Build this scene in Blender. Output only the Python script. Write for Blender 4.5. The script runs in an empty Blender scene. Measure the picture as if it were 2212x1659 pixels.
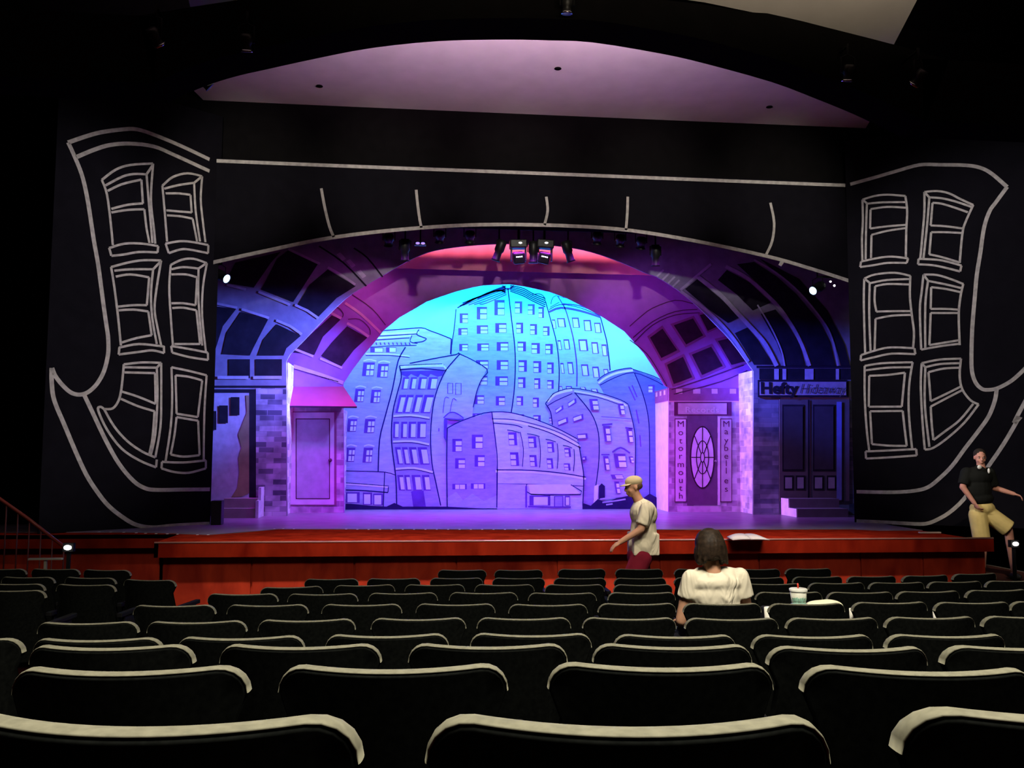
import bpy, bmesh, math, random
from mathutils import Vector, Matrix
random.seed(7)
S = bpy.context.scene
COL = S.collection
# ---------------------------------------------------------------- camera
F, CX, CY = 1900.0, 1106.0, 829.5
YAW, PITCH, ROLL = math.radians(5.97), math.radians(4.515), math.radians(0.27)
CAMZ = 2.0
C0 = Vector((0, 0, CAMZ))
fwd = Vector((math.sin(YAW)*math.cos(PITCH), math.cos(YAW)*math.cos(PITCH), math.sin(PITCH)))
r0 = Vector((math.cos(YAW), -math.sin(YAW), 0)); u0 = r0.cross(fwd)
rgt = r0*math.cos(ROLL) + u0*math.sin(ROLL); up = u0*math.cos(ROLL) - r0*math.sin(ROLL)
cam = bpy.data.cameras.new('camera'); camo = bpy.data.objects.new('camera', cam); COL.objects.link(camo)
M = Matrix((rgt, up, -fwd)).transposed().to_4x4(); M.translation = C0; camo.matrix_world = M
cam.sensor_fit = 'HORIZONTAL'; cam.sensor_width = 36; cam.lens = 36*F/2212; cam.clip_start = 0.05; cam.clip_end = 200
S.camera = camo
# ---------------------------------------------------------------- colour management, world
S.view_settings.view_transform = 'Standard'; S.view_settings.look = 'None'
S.view_settings.gamma = 1; S.view_settings.exposure = 0.0; S.view_settings.use_curve_mapping = False
w = bpy.data.worlds.new('world'); S.world = w; w.use_nodes = True
w.node_tree.nodes['Background'].inputs[0].default_value = (0.02, 0.018, 0.022, 1)
w.node_tree.nodes['Background'].inputs[1].default_value = 0.12

def aim(o, target):
    o.rotation_euler = (Vector(target) - o.location).to_track_quat('-Z', 'Y').to_euler()
def area(name, loc, target, sx, sy, col, power, spread=180):
    l = bpy.data.lights.new(name, 'AREA'); l.shape = 'RECTANGLE'; l.size = sx; l.size_y = sy
    l.color = col; l.energy = power; l.spread = math.radians(spread)
    o = bpy.data.objects.new(name, l); COL.objects.link(o); o.location = loc; aim(o, target); return o
def spot(name, loc, target, col, power, ang, blend=0.6, rad=0.06):
    l = bpy.data.lights.new(name, 'SPOT'); l.color = col; l.energy = power; l.spot_size = math.radians(ang)
    l.spot_blend = blend; l.shadow_soft_size = rad
    o = bpy.data.objects.new(name, l); COL.objects.link(o); o.location = loc; aim(o, target); return o
# stage wash lights hung above and in the wings of the set
area('cyc_light_top', (1.6, 17.12, 5.78), (1.6, 17.88, 4.1), 8.0, 0.15, (0.0, 0.74, 1.0), 200, 130)
area('cyc_light_low', (1.6, 17.1, 5.8), (1.6, 17.6, 1.4), 7.0, 0.2, (0.14, 0.05, 1.0), 230, 86)
area('deck_wash', (1.5, 15.0, 5.5), (1.5, 15.6, 0.9), 7.5, 0.3, (0.50, 0.03, 1.0), 230, 66)
spot('deck_violet_l', (0.9, 15.0, 4.75), (0.2, 17.2, 0.9), (0.20, 0.02, 1.0), 540, 84, 0.9, 0.08)
spot('deck_violet_r', (1.6, 15.0, 4.75), (2.6, 17.2, 0.9), (0.32, 0.02, 1.0), 540, 84, 0.9, 0.08)
spot('rose_wash_l', (0.55, 15.0, 4.8), (-1.6, 16.9, 4.2), (0.74, 0.07, 0.80), 120, 74, 1.0, 0.08)
spot('rose_wash_r', (2.2, 15.0, 4.8), (4.9, 16.9, 4.2), (0.50, 0.09, 1.0), 200, 78, 1.0, 0.08)
spot('rose_wash_low', (1.25, 15.0, 4.8), (4.6, 16.9, 1.8), (0.52, 0.10, 1.0), 120, 60, 1.0, 0.08)
area('border_light', (1.3, 16.3, 6.15), (1.3, 16.49, 5.6), 6.0, 0.08, (1.0, 0.32, 0.55), 26, 110)
spot('boom_magenta_l', (-3.75, 15.0, 3.0), (6.4, 16.7, 1.9), (0.80, 0.20, 1.0), 3400, 30, 0.9, 0.1)
spot('boom_magenta_r', (8.05, 15.0, 3.0), (-1.9, 16.7, 1.9), (1.0, 0.06, 0.62), 620, 24, 0.9, 0.1)
spot('blue_pool_left', (2.6, 15.15, 4.8), (-2.6, 16.11, 3.6), (0.11, 0.15, 1.0), 14000, 31, 1.0, 0.08)
spot('blue_pool_right', (0.2, 15.15, 4.8), (6.0, 16.11, 3.6), (0.04, 0.07, 1.0), 15000, 21, 1.0, 0.08)
spot('blue_fill_left', (0.9, 15.1, 5.0), (-3.0, 16.11, 1.9), (0.22, 0.28, 1.0), 800, 46, 1.0, 0.08)
spot('blue_fill_right', (2.0, 15.1, 5.0), (7.0, 16.11, 2.0), (0.18, 0.24, 1.0), 900, 40, 1.0, 0.08)
# house lights, with added fill lights for walls, people and ceiling
area('house_light', (1.0, 1.0, 7.8), (1.0, 1.6, 0), 4.0, 2.0, (1.0, 0.93, 0.74), 660, 124)
area('house_light_front', (1.8, 8.78, 6.5), (1.8, 11.4, 0.8), 9.0, 0.2, (1.0, 0.84, 0.72), 112, 38)
area('house_fill', (1.4, 4.0, 9.3), (1.4, 4.01, 0), 14.0, 7.0, (1.0, 0.62, 0.60), 60)  # added broad fill that lifts the dark walls, no such fixture
spot('stair_person_fill', (4.2, 5.0, 7.2), (8.2, 12.1, 1.4), (1.0, 0.86, 0.66), 1500, 12, 0.9, 0.1)  # added narrow spot that brightens the person on the stair
spot('walker_fill_spot', (2.6, 4.6, 7.2), (2.25, 9.9, 1.2), (1.0, 0.88, 0.70), 900, 15, 0.8, 0.1)  # added spot without a fixture, brightens the walking person
for k in range(5):
    spot('catwalk_spot', (-2.9+2.2*k, 8.8, 6.15), (-2.9+2.25*k, 14.25, 6.4), (1.0, 0.93, 0.82), 800, 31, 1.0, 0.1)
spot('panel_spot_left', (5.0, 8.8, 6.2), (-5.1, 12.8, 3.9), (1.0, 0.94, 0.93), 2800, 34, 0.7, 0.15)
spot('panel_spot_right', (-2.6, 8.8, 6.2), (9.5, 12.7, 3.8), (1.0, 0.94, 0.93), 6000, 34, 0.7, 0.15)
area('ceiling_fill_warm', (1.2, 8.9, 6.55), (1.2, 9.7, 8.0), 5.0, 0.3, (1.0, 0.66, 0.87), 370, 120)  # added uplight hidden behind the beam, brightens the main ceiling cloud
area('ceiling_fill_back', (2.2, 4.0, 5.2), (2.2, 6.3, 7.6), 6.0, 0.3, (1.0, 0.84, 0.60), 110, 76)  # added uplight out of view, brightens the nearer ceiling cloud

# ---------------------------------------------------------------- helpers
def ray(px, py): return (fwd + rgt*((px-CX)/F) + up*((CY-py)/F))
class Pl:
    def __init__(s, p, n): s.p = Vector(p); s.n = Vector(n).normalized()
    def __call__(s, px, py, off=0.0):
        d = ray(px, py); t = (s.p - C0).dot(s.n)/d.dot(s.n)
        return C0 + d*t + s.n*off
def PY(y): return Pl((0, y, 0), (0, -1, 0))
def PZ(z): return Pl((0, 0, z), (0, 0, 1))
def smooth(pts, n=4):
    if len(pts) < 3: return list(pts)
    P = [pts[0]] + list(pts) + [pts[-1]]; out = []
    for i in range(1, len(P)-2):
        a, b, c, d = P[i-1], P[i], P[i+1], P[i+2]
        for k in range(n):
            t = k/n
            out.append(tuple(0.5*(2*b[j] + (c[j]-a[j])*t + (2*a[j]-5*b[j]+4*c[j]-d[j])*t*t + (3*b[j]-a[j]-3*c[j]+d[j])*t**3) for j in range(len(b))))
    out.append(tuple(pts[-1])); return out

class MB:
    def __init__(s): s.v = []; s.f = []; s.m = []; s.sm = []
    def add(s, vs, fs, m=0, smo=False):
        b = len(s.v); s.v += [Vector(x) for x in vs]
        for q in fs: s.f.append([b+i for i in q]); s.m.append(m); s.sm.append(smo)
        return s
    def box(s, a, b, m=0, mat=None):
        x0, y0, z0 = a; x1, y1, z1 = b
        v = [(x0,y0,z0),(x1,y0,z0),(x1,y1,z0),(x0,y1,z0),(x0,y0,z1),(x1,y0,z1),(x1,y1,z1),(x0,y1,z1)]
        if mat: v = [mat @ Vector(q) for q in v]
        return s.add(v, [(0,3,2,1),(4,5,6,7),(0,1,5,4),(1,2,6,5),(2,3,7,6),(3,0,4,7)], m)
    def prism(s, pts, d, m=0, mside=None):
        n = len(pts); d = Vector(d); pts = [Vector(p) for p in pts]
        s.add(pts + [p+d for p in pts], [tuple(range(n)), tuple(range(2*n-1, n-1, -1))], m)
        s.add(pts + [p+d for p in pts], [(i, i+n, (i+1) % n+n, (i+1) % n) for i in range(n)], m if mside is None else mside)
        return s
    def face(s, pts, m=0): return s.add(pts, [tuple(range(len(pts)))], m)
    def stroke(s, pts, wd, nrm, m=0, closed=False):
        pts = [Vector(p) for p in pts]; n = len(pts); L = []; R = []
        for i, p in enumerate(pts):
            a = pts[i-1] if (i > 0) else p; b = pts[i+1] if i < n-1 else p
            t = (b-a); t = t.normalized() if t.length > 1e-9 else Vector((1,0,0))
            q = nrm.cross(t).normalized()
            k = 1.0
            if 0 < i < n-1:
                t1 = (p-a).normalized(); c = max(0.35, min(1, abs(t.dot(t1)))); k = 1/c if c > .6 else 1.3
            L.append(p+q*wd/2*k); R.append(p-q*wd/2*k)
        return s.add(L+R, [(i, i+1, n+i+1, n+i) for i in range(n-1)], m)
    def tube(s, pts, r, m=0, seg=8, cap=True):
        pts = [Vector(p) for p in pts]; n = len(pts); rr = r if isinstance(r, (list, tuple)) else [r]*n
        vs = []; prev = None
        for i, p in enumerate(pts):
            t = (pts[min(i+1, n-1)] - pts[max(i-1, 0)]).normalized()
            if prev is None:
                x = t.orthogonal().normalized()
            else:
                x = (prev - t*prev.dot(t)).normalized()
            prev = x; y = t.cross(x)
            for k in range(seg):
                a = 2*math.pi*k/seg; vs.append(p + (x*math.cos(a)+y*math.sin(a))*rr[i])
        fs = [(i*seg+k, i*seg+(k+1) % seg, (i+1)*seg+(k+1) % seg, (i+1)*seg+k) for i in range(n-1) for k in range(seg)]
        if cap: fs += [tuple(range(seg-1, -1, -1)), tuple((n-1)*seg+k for k in range(seg))]
        return s.add(vs, fs, m, True)
    def lathe(s, prof, c, axis=(0,0,1), m=0, seg=20):
        c = Vector(c); a = Vector(axis).normalized(); x = a.orthogonal().normalized(); y = a.cross(x); vs = []
        for r, h in prof:
            for k in range(seg):
                t = 2*math.pi*k/seg; vs.append(c + a*h + (x*math.cos(t)+y*math.sin(t))*max(r, 1e-4))
        n = len(prof)
        fs = [(i*seg+k, i*seg+(k+1) % seg, (i+1)*seg+(k+1) % seg, (i+1)*seg+k) for i in range(n-1) for k in range(seg)]
        return s.add(vs, fs, m, True)
    def ell(s, c, r, rot=None, m=0, u=16, v=10):
        c = Vector(c); R = rot.to_matrix() if rot is not None else Matrix.Identity(3)
        vs = [c + R @ Vector((r[0]*math.sin(math.pi*j/v)*math.cos(2*math.pi*i/u), r[1]*math.sin(math.pi*j/v)*math.sin(2*math.pi*i/u), r[2]*math.cos(math.pi*j/v))) for j in range(v+1) for i in range(u)]
        fs = [(j*u+i, (j+1)*u+i, (j+1)*u+(i+1) % u, j*u+(i+1) % u) for j in range(v) for i in range(u)]
        return s.add(vs, fs, m, True)
    def cap(s, a, ra, b, rb, m=0):
        a = Vector(a); b = Vector(b); s.ell(a, (ra,)*3, None, m, 12, 8); s.ell(b, (rb,)*3, None, m, 12, 8)
        return s.tube([a, b], [ra, rb], m, 12)
    def frus(s, a, ra, b, rb, m=0):
        a = Vector(a); s.ell(a, (ra,)*3, None, m, 12, 8); return s.tube([a, Vector(b)], [ra, rb], m, 14)
    def build(s, name, mats, parent=None, origin=None, remesh=None, smoothit=4, bevel=None):
        if not isinstance(mats, (list, tuple)): mats = [mats]
        if parent is not None: origin = parent['_o'] if '_o' in parent else None; origin = Vector(origin) if origin is not None else Vector((0,0,0))
        elif origin is None:
            xs = [v.x for v in s.v]; ys = [v.y for v in s.v]; zs = [v.z for v in s.v]
            origin = Vector(((min(xs)+max(xs))/2, (min(ys)+max(ys))/2, min(zs)))
        me = bpy.data.meshes.new(name)
        me.from_pydata([v-origin for v in s.v], [], s.f)
        for m in mats: me.materials.append(m)
        for i, p in enumerate(me.polygons): p.material_index = s.m[i]; p.use_smooth = s.sm[i]
        bm = bmesh.new(); bm.from_mesh(me)
        if remesh is None: bmesh.ops.remove_doubles(bm, verts=bm.verts, dist=1e-6)
        bm.to_mesh(me); bm.free(); me.update()
        o = bpy.data.objects.new(name, me); COL.objects.link(o)
        if parent is None: o.location = origin
        else: o.parent = parent
        o['_o'] = tuple(origin)
        if remesh:
            md = o.modifiers.new('r', 'REMESH'); md.mode = 'VOXEL'; md.voxel_size = remesh; md.use_smooth_shade = True
            ms = o.modifiers.new('s', 'SMOOTH'); ms.iterations = smoothit; ms.factor = 0.5
            dg = bpy.context.evaluated_depsgraph_get(); ev = o.evaluated_get(dg)
            m2 = bpy.data.meshes.new_from_object(ev, depsgraph=dg); o.modifiers.clear(); o.data = m2; m2.name = name
            if not m2.materials: m2.materials.append(mats[0])
            for p in m2.polygons: p.use_smooth = True; p.material_index = 0
        if bevel:
            b = o.modifiers.new('bevel', 'BEVEL'); b.width = bevel; b.segments = 2; b.limit_method = 'ANGLE'
        return o

def thing(name, label, cat, loc=(0,0,0), group=None):
    o = bpy.data.objects.new(name, None); COL.objects.link(o); o.location = loc; o['_o'] = tuple(loc)
    o.empty_display_size = 0.1
    o['label'] = label; o['category'] = cat
    if group: o['group'] = group
    return o
def tag(o, label, cat, group=None):
    o['label'] = label; o['category'] = cat
    if group: o['group'] = group
    return o
def struct(o, label=None):
    o['kind'] = 'structure'
    if label: o['label'] = label
    return o

# ---------------------------------------------------------------- materials
def mat(name, col, rough=0.7, spec=0.3, var=0.12, scale=6.0, metal=0.0, bump=0.0, emit=None, es=0.0):
    m = bpy.data.materials.new(name); m.use_nodes = True; nt = m.node_tree; b = nt.nodes['Principled BSDF']
    b.inputs['Roughness'].default_value = rough; b.inputs['Metallic'].default_value = metal
    b.inputs['Specular IOR Level'].default_value = spec
    tc = nt.nodes.new('ShaderNodeTexCoord'); nz = nt.nodes.new('ShaderNodeTexNoise')
    nz.inputs['Scale'].default_value = scale; nz.inputs['Detail'].default_value = 4
    nt.links.new(tc.outputs['Object'], nz.inputs['Vector'])
    cr = nt.nodes.new('ShaderNodeValToRGB')
    cr.color_ramp.elements[0].position = 0.3; cr.color_ramp.elements[1].position = 0.7
    cr.color_ramp.elements[0].color = tuple(c*(1-var) for c in col[:3]) + (1,)
    cr.color_ramp.elements[1].color = tuple(min(1, c*(1+var)) for c in col[:3]) + (1,)
    nt.links.new(nz.outputs['Fac'], cr.inputs['Fac']); nt.links.new(cr.outputs['Color'], b.inputs['Base Color'])
    if bump:
        bp = nt.nodes.new('ShaderNodeBump'); bp.inputs['Strength'].default_value = bump; bp.inputs['Distance'].default_value = 0.01
        nt.links.new(nz.outputs['Fac'], bp.inputs['Height']); nt.links.new(bp.outputs['Normal'], b.inputs['Normal'])
    if emit: b.inputs['Emission Color'].default_value = tuple(emit)+(1,); b.inputs['Emission Strength'].default_value = es
    return m
def brick(name, c1, c2, mortar, bw=0.3, bh=0.085, rough=0.8, bias=0.0):
    m = mat(name, c1, rough, 0.2); nt = m.node_tree; b = nt.nodes['Principled BSDF']
    tc = nt.nodes.new('ShaderNodeNewGeometry'); sp = nt.nodes.new('ShaderNodeSeparateXYZ'); cb = nt.nodes.new('ShaderNodeCombineXYZ')
    ad = nt.nodes.new('ShaderNodeMath'); ad.operation = 'ADD'
    nt.links.new(tc.outputs['Position'], sp.inputs[0]); nt.links.new(sp.outputs['X'], ad.inputs[0]); nt.links.new(sp.outputs['Y'], ad.inputs[1])
    nt.links.new(ad.outputs[0], cb.inputs['X']); nt.links.new(sp.outputs['Z'], cb.inputs['Y'])
    br = nt.nodes.new('ShaderNodeTexBrick'); br.inputs['Scale'].default_value = 1.0
    br.inputs['Brick Width'].default_value = bw; br.inputs['Row Height'].default_value = bh; br.inputs['Mortar Size'].default_value = 0.004
    br.inputs['Color1'].default_value = tuple(c1)+(1,); br.inputs['Color2'].default_value = tuple(c2)+(1,); br.inputs['Mortar'].default_value = tuple(mortar)+(1,)
    br.inputs['Bias'].default_value = bias
    nt.links.new(cb.outputs[0], br.inputs['Vector'])
    nz = nt.nodes.new('ShaderNodeTexNoise'); nz.inputs['Scale'].default_value = 3.5; nt.links.new(cb.outputs[0], nz.inputs['Vector'])
    mx = nt.nodes.new('ShaderNodeMixRGB'); mx.blend_type = 'MULTIPLY'; mx.inputs[0].default_value = 0.7
    cr = nt.nodes.new('ShaderNodeValToRGB'); cr.color_ramp.elements[0].position = .38; cr.color_ramp.elements[1].position = .56
    cr.color_ramp.elements[0].color = (.45, .45, .45, 1); nt.links.new(nz.outputs['Fac'], cr.inputs[0])
    nt.links.new(br.outputs['Color'], mx.inputs[1]); nt.links.new(cr.outputs[0], mx.inputs[2]); nt.links.new(mx.outputs[0], b.inputs['Base Color'])
    return m
def wood(name, c1, c2, rough=0.35, sx=0.6, sz=9.0):
    m = mat(name, c1, .9, 0.0); nt = m.node_tree; b = nt.nodes['Principled BSDF']
    tc = nt.nodes.new('ShaderNodeNewGeometry'); mp = nt.nodes.new('ShaderNodeMapping'); mp.inputs['Scale'].default_value = (sx*5, sx*5, sz*.12)
    nz = nt.nodes.new('ShaderNodeTexNoise'); nz.inputs['Scale'].default_value = 1.3; nz.inputs['Detail'].default_value = 7; nz.inputs['Distortion'].default_value = .6
    cr = nt.nodes.new('ShaderNodeValToRGB'); cr.color_ramp.elements[0].position = .3; cr.color_ramp.elements[1].position = .72
    cr.color_ramp.elements[0].color = tuple(c1)+(1,); cr.color_ramp.elements[1].color = tuple(c2)+(1,)
    nt.links.new(tc.outputs['Position'], mp.inputs[0]); nt.links.new(mp.outputs[0], nz.inputs['Vector']); nt.links.new(nz.outputs['Fac'], cr.inputs[0])
    nt.links.new(cr.outputs[0], b.inputs['Base Color']); return m

m_black = mat('matte_black_wall', (.006,.0055,.0058), 1.0, .0)
m_wall = mat('dark_wall_paint', (.022,.011,.012), 1.0, .0, .3, 1.5)
m_panel = mat('black_flat_paint', (.0065,.0060,.0085), .95, .02)
m_chalk = mat('chalk_white_paint', (.40,.375,.35), .85, .1, .22, 14)
m_cloud = mat('ceiling_plaster', (.62,.58,.56), .9, .1, .05, 3)
m_carpet = mat('red_aisle_carpet', (.018,.0025,.0025), .95, .02, .3, 30)
m_wood = wood('stage_cherry_wood', (.13,.007,.003), (.28,.020,.007), .6)
m_wood2 = wood('stage_base_wood', (.26,.020,.012), (.58,.055,.022), .5)
m_deck = mat('gloss_black_deck', (.20,.15,.20), .32, .10, .2, 3)
m_tape = mat('spike_tape_white', (.8,.8,.8), .5)
m_seatfab = mat('seat_fabric_black', (.0048,.0053,.0050), .95, .0, .3, 60)
m_shell = mat('seat_shell_black', (.0045,.005,.0048), .9, .02, .2, 30)
m_trim = mat('seat_edge_lit_greige', (.140,.134,.098), .75, .15, .18, 55)  # overhead light put into the pale top edge; unlit sides stay black
m_metal = mat('dark_steel', (.008,.008,.009), .7, .1, .1, 20)
m_fix = mat('fixture_black', (.010,.010,.011), .45, .4, .1, 20)
m_chrome = mat('fixture_chrome', (.55,.55,.6), .15, .5, .05, 20, 1.0)

# ---------------------------------------------------------------- room shell
XL, XR, YB, ZC = -8.6, 11.4, -3.0, 9.6
ZS = 0.87                       # stage floor height
YP = PZ(ZS)(455, 1133).y        # proscenium plane
YP = 0.5*(YP + PZ(ZS)(1845, 1129).y)
def slab(name, a, b, m): return struct(MB().box(a, b).build(name, m))
slab('wall_left', (XL-.2, YB, -.5), (XL, 19.4, ZC), m_wall)
slab('wall_right', (XR, YB, -.5), (XR+.2, 19.4, ZC), m_wall)
slab('wall_rear', (XL-.2, YB-.2, -.5), (XR+.2, YB, ZC), m_black)
slab('ceiling', (XL-.2, YB-.2, ZC), (XR+.2, 19.6, ZC+.2), m_black)
slab('wall_stage', (XL-.2, 19.4, -.5), (XR+.2, 19.6, ZC), m_black)
# proscenium wall with its opening
oz = ZS+4.95; xl = PY(YP)(447, 900).x-.25; xr = PY(YP)(1848, 900).x+.3
b = MB(); yb = YP+.12
b.box((XL, yb, ZS+.008), (xl, yb+.3, ZC)); b.box((xr, yb, ZS+.008), (XR, yb+.3, ZC)); b.box((xl, yb, oz), (xr, yb+.3, ZC))
struct(b.build('wall_proscenium', m_black))

# ---------------------------------------------------------------- seating rows (positions measured where the backs stand)
rows = [
 ('A', .317, [(-220,755,1612),(895,1870,1612),(1990,2960,1592)]),
 ('B', .452, [(-12,505,1471),(583,1103,1466),(1184,1703,1462),(1760,2285,1471)]),
 ('C', .581, [(38,390,1413),(460,812,1411),(880,1228,1410),(1290,1637,1411),(1686,2028,1416),(2075,2415,1413)]),
 ('D', .716, [(-250,8,1394),(60,322,1393),(378,642,1389),(702,965,1384),(1018,1280,1382),(1337,1597,1385),(1647,1902,1385),(1946,2192,1384)]),
 ('E', .841, [(72,275,1354),(310,520,1352),(553,763,1348),(798,1008,1345),(1030,1238,1344),(1262,1469,1344),(1490,1693,1345),(1716,1912,1344),(1933,2128,1342),(2146,2340,1340)]),
 ('F', .915, [(280,452,1315),(486,656,1314),(691,865,1313),(896,1070,1312),(1101,1273,1313),(1296,1470,1311),(1482,1656,1311),(1674,1838,1311),(1857,2020,1308),(2042,2195,1308),(2206,2360,1306)]),
 ('G', .977, [(443,590,1289),(619,767,1289),(795,944,1287),(972,1117,1286),(1145,1290,1287),(1322,1462,1286),(1484,1620,1286),(1643,1786,1285),(1802,1940,1285),(1955,2088,1283),(2103,2240,1280)]),
 ('H', 1.056, [(562,697,1273),(724,850,1269),(875,1002,1268),(1027,1154,1268),(1180,1308,1268),(1333,1455,1268),(1478,1600,1267),(1617,1740,1266),(1757,1880,1264),(1892,2008,1263),(2022,2133,1261),(2145,2260,1259)]),
 ('I', 1.135, [(654,773,1255),(790,909,1254),(927,1045,1253),(1063,1180,1253),(1198,1313,1253),(1333,1442,1253),(1462,1574,1252),(1592,1702,1252),(1722,1830,1250),(1840,1948,1249),(1960,2065,1247),(2073,2168,1243)]),
 ('J', 1.15, [(943,1053,1235),(1067,1178,1235),(1206,1315,1233),(1331,1438,1233),(1460,1566,1233),(1590,1693,1233),(1705,1805,1232)]),
]
left_rows = [
 ('left G', .99, [(-60,78,1281)]),
 ('left H', 1.056, [(-45,80,1266),(112,232,1268)]),
 ('left I', 1.13, [(-10,106,1251),(128,236,1252),(255,368,1257)]),
 ('left J', 1.16, [(-60,44,1233),(58,160,1233),(170,270,1235)]),
]
# parts of one seat, local: origin on the floor, sitter faces +y
HT = .85
def back_rows():
    r = .05; out = []
    for z in (.36, .5, .65, HT-.06-r): out.append((z, .262 - (z-.36)*.062/.44))
    w0 = .232
    for k in range(0, 6):
        a = math.radians(k*18); out.append((HT-r+math.sin(a)*r, w0-r+math.cos(a)*r))
    return out
BR = back_rows()
def ycur(x): return .07*(x/.22)**2
def seat_back():
    b = MB(); n = 12; T = .046
    for side in (0, 1):
        vs = []
        for z, hw in BR:
            for i in range(n+1):
                x = hw*(-1+2*i/n); e = 1-(2*i/n-1)**4
                y = ycur(x)+(T+(.02*e if z < HT-.02 else 0) if side else 0)-(HT-z)*-.10
                vs.append((x, y, z-(0 if side else 0)))
        nn = n+1
        fs = [(j*nn+i, j*nn+i+1, (j+1)*nn+i+1, (j+1)*nn+i) for j in range(len(BR)-1) for i in range(n)]
        if side: fs = [q[::-1] for q in fs]
        b.add(vs, fs, 0, True)
    return b
def seat_trim(lo=4, w1=.019, w2=.003, b=None, up=.0075):
    b = b or MB(); n = 14; path = []
    for z, hw in BR[lo:-1]: path.append((-hw, z, Vector((-1,0,0))))
    z, hw = BR[-1]
    for i in range(n+1): path.append((hw*(-1+2*i/n), z, Vector((0,0,1))))
    for z, hw in BR[lo:-1][::-1]: path.append((hw, z, Vector((1,0,0))))
    pts = []
    for i, (x, z, o) in enumerate(path):
        p0 = path[max(0, i-1)]; p1 = path[min(len(path)-1, i+1)]
        t = Vector((p1[0]-p0[0], 0, p1[1]-p0[1])).normalized(); out = Vector((-t.z, 0, t.x))
        pts.append((Vector((x, ycur(x)+.023+(HT-z)*.10, z)), out))
    vs = []; K = 10
    for p, o in pts:
        for k in range(K):
            a = 2*math.pi*k/K; vs.append(p + Vector((0,1,0))*math.cos(a)*w1 + o*(math.sin(a)*w2+up))
    fs = [(i*K+k, i*K+(k+1) % K, (i+1)*K+(k+1) % K, (i+1)*K+k) for i in range(len(pts)-1) for k in range(K)]
    b.add(vs, fs + [tuple(range(K)), tuple((len(pts)-1)*K+k for k in range(K-1,-1,-1))], 0, True); return b
def seat_cushion():
    b = MB(); prof = []
    for (y, z, h) in ((.12,.36,.21),(.16,.45,.235),(.40,.455,.24),(.55,.44,.225),(.575,.40,.21),(.53,.365,.2),(.14,.34,.2)):
        prof.append([(-h, y, z), (-h*.5, y, z+.012*(z>.42)), (h*.5, y, z+.012*(z>.42)), (h, y, z)])
    vs = [p for r in prof for p in r]; n = len(prof)
    fs = [(i*4+k, i*4+k+1, ((i+1) % n)*4+k+1, ((i+1) % n)*4+k) for i in range(n) for k in range(3)]
    fs += [tuple(i*4 for i in range(n))[::-1], tuple(i*4+3 for i in range(n))]
    return b.add(vs, fs, 0, True)
def seat_arm():
    return MB().box((.253,.10,.60), (.297,.46,.635)).box((.262,.17,-.02), (.288,.40,.60)).box((.255,.13,-.03),(.295,.44,.0))
def seat_bracket():
    return MB().box((-.255,.12,.33), (.255,.17,.36)).box((-.255,.20,.30), (-.225,.30,.36)).box((.225,.20,.30), (.255,.30,.36))
ORD = ['first','second','third','fourth','fifth','sixth','seventh','eighth','ninth','tenth','eleventh','twelfth']
proto = thing('theatre_seat', '', 'seat')
parts = [seat_trim(0, .023, .007, seat_back(), 0.0).build('backrest', m_seatfab, proto), seat_trim().build('lit_edge_trim', m_trim, proto),
         seat_cushion().build('seat_cushion', m_shell, proto, bevel=.012), seat_arm().build('armrest', m_metal, proto, bevel=.006),
         seat_bracket().build('hinge_bracket', m_metal, proto)]
parts[1]['label'] = 'edge along the top of the backrest, coloured pale where light falls on it'
first = True; FLOOR = []; SEAT = {}
def place(x, y, z, rz, label, group):
    global first
    if first: r = proto; first = False
    else:
        r = proto.copy(); COL.objects.link(r)
        for ch in parts:
            c = ch.copy(); COL.objects.link(c); c.parent = r
    r.location = (x, y, z); r.rotation_euler = (0, 0, rz); r['label'] = label; r['group'] = group; return r
for bi, block in enumerate((rows, left_rows)):
    for ri, (rn, drop, seats) in enumerate(block):
        zt = CAMZ-drop; pl = PZ(zt); ps = [pl((a+c)/2, yy) for a, c, yy in seats]
        # a gentle quadratic through the row removes reading noise
        for k, p in enumerate(ps):
            q0 = ps[max(0, k-1)]; q1 = ps[min(len(ps)-1, k+1)]
            rz = math.atan2(q1.y-q0.y, q1.x-q0.x) if len(ps) > 1 else -YAW
            if rn == 'A': rz = -YAW*.9
            rz = max(-.22, min(.12, rz)); 
            z0 = zt-HT
            if bi == 0:
                lab = 'black theatre seat, %s from the left in the %s row from the camera' % (ORD[k], ORD[ri])
                g = 'seats of the centre block'
            else:
                lab = 'black theatre seat beyond the left aisle, %s from the left in its %s visible row' % (ORD[k], ORD[ri])
                g = 'seats of the left block'
            place(p.x, p.y, z0, rz, lab, g); SEAT[(rn, k)] = (p, z0, rz)
            FLOOR.append((rn, p.x, p.y, z0))
# raked floor: height follows the rows
prof = []
for rn, drop, seats in rows:
    q = [f for f in FLOOR if f[0] == rn]
    v = sum((f[1]*math.sin(YAW)+f[2]*math.cos(YAW)) for f in q)/len(q); prof.append((v+.2, CAMZ-drop-HT-.02))
prof = [(-4, prof[0][1]+.6), (0.1, prof[0][1]+.13)] + prof[:-2] + [(7.9, 0.0), (30, 0.0)]
prof.sort()
def zf(v):
    for (a, za), (c, zc) in zip(prof, prof[1:]):
        if a <= v <= c: return za+(zc-za)*(v-a)/(c-a)
    return 0.0
b = MB(); NX, NY = 24, 60; vs = []
for j in range(NY+1):
    for i in range(NX+1):
        X = XL+(XR-XL)*i/NX; Y = YB+(14.2-YB)*j/NY
        vs.append((X, Y, zf(X*math.sin(YAW)+Y*math.cos(YAW))))
b.add(vs, [(j*(NX+1)+i, j*(NX+1)+i+1, (j+1)*(NX+1)+i+1, (j+1)*(NX+1)+i) for j in range(NY) for i in range(NX)])
struct(b.build('floor', m_carpet, origin=Vector((0,0,0))))

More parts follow.
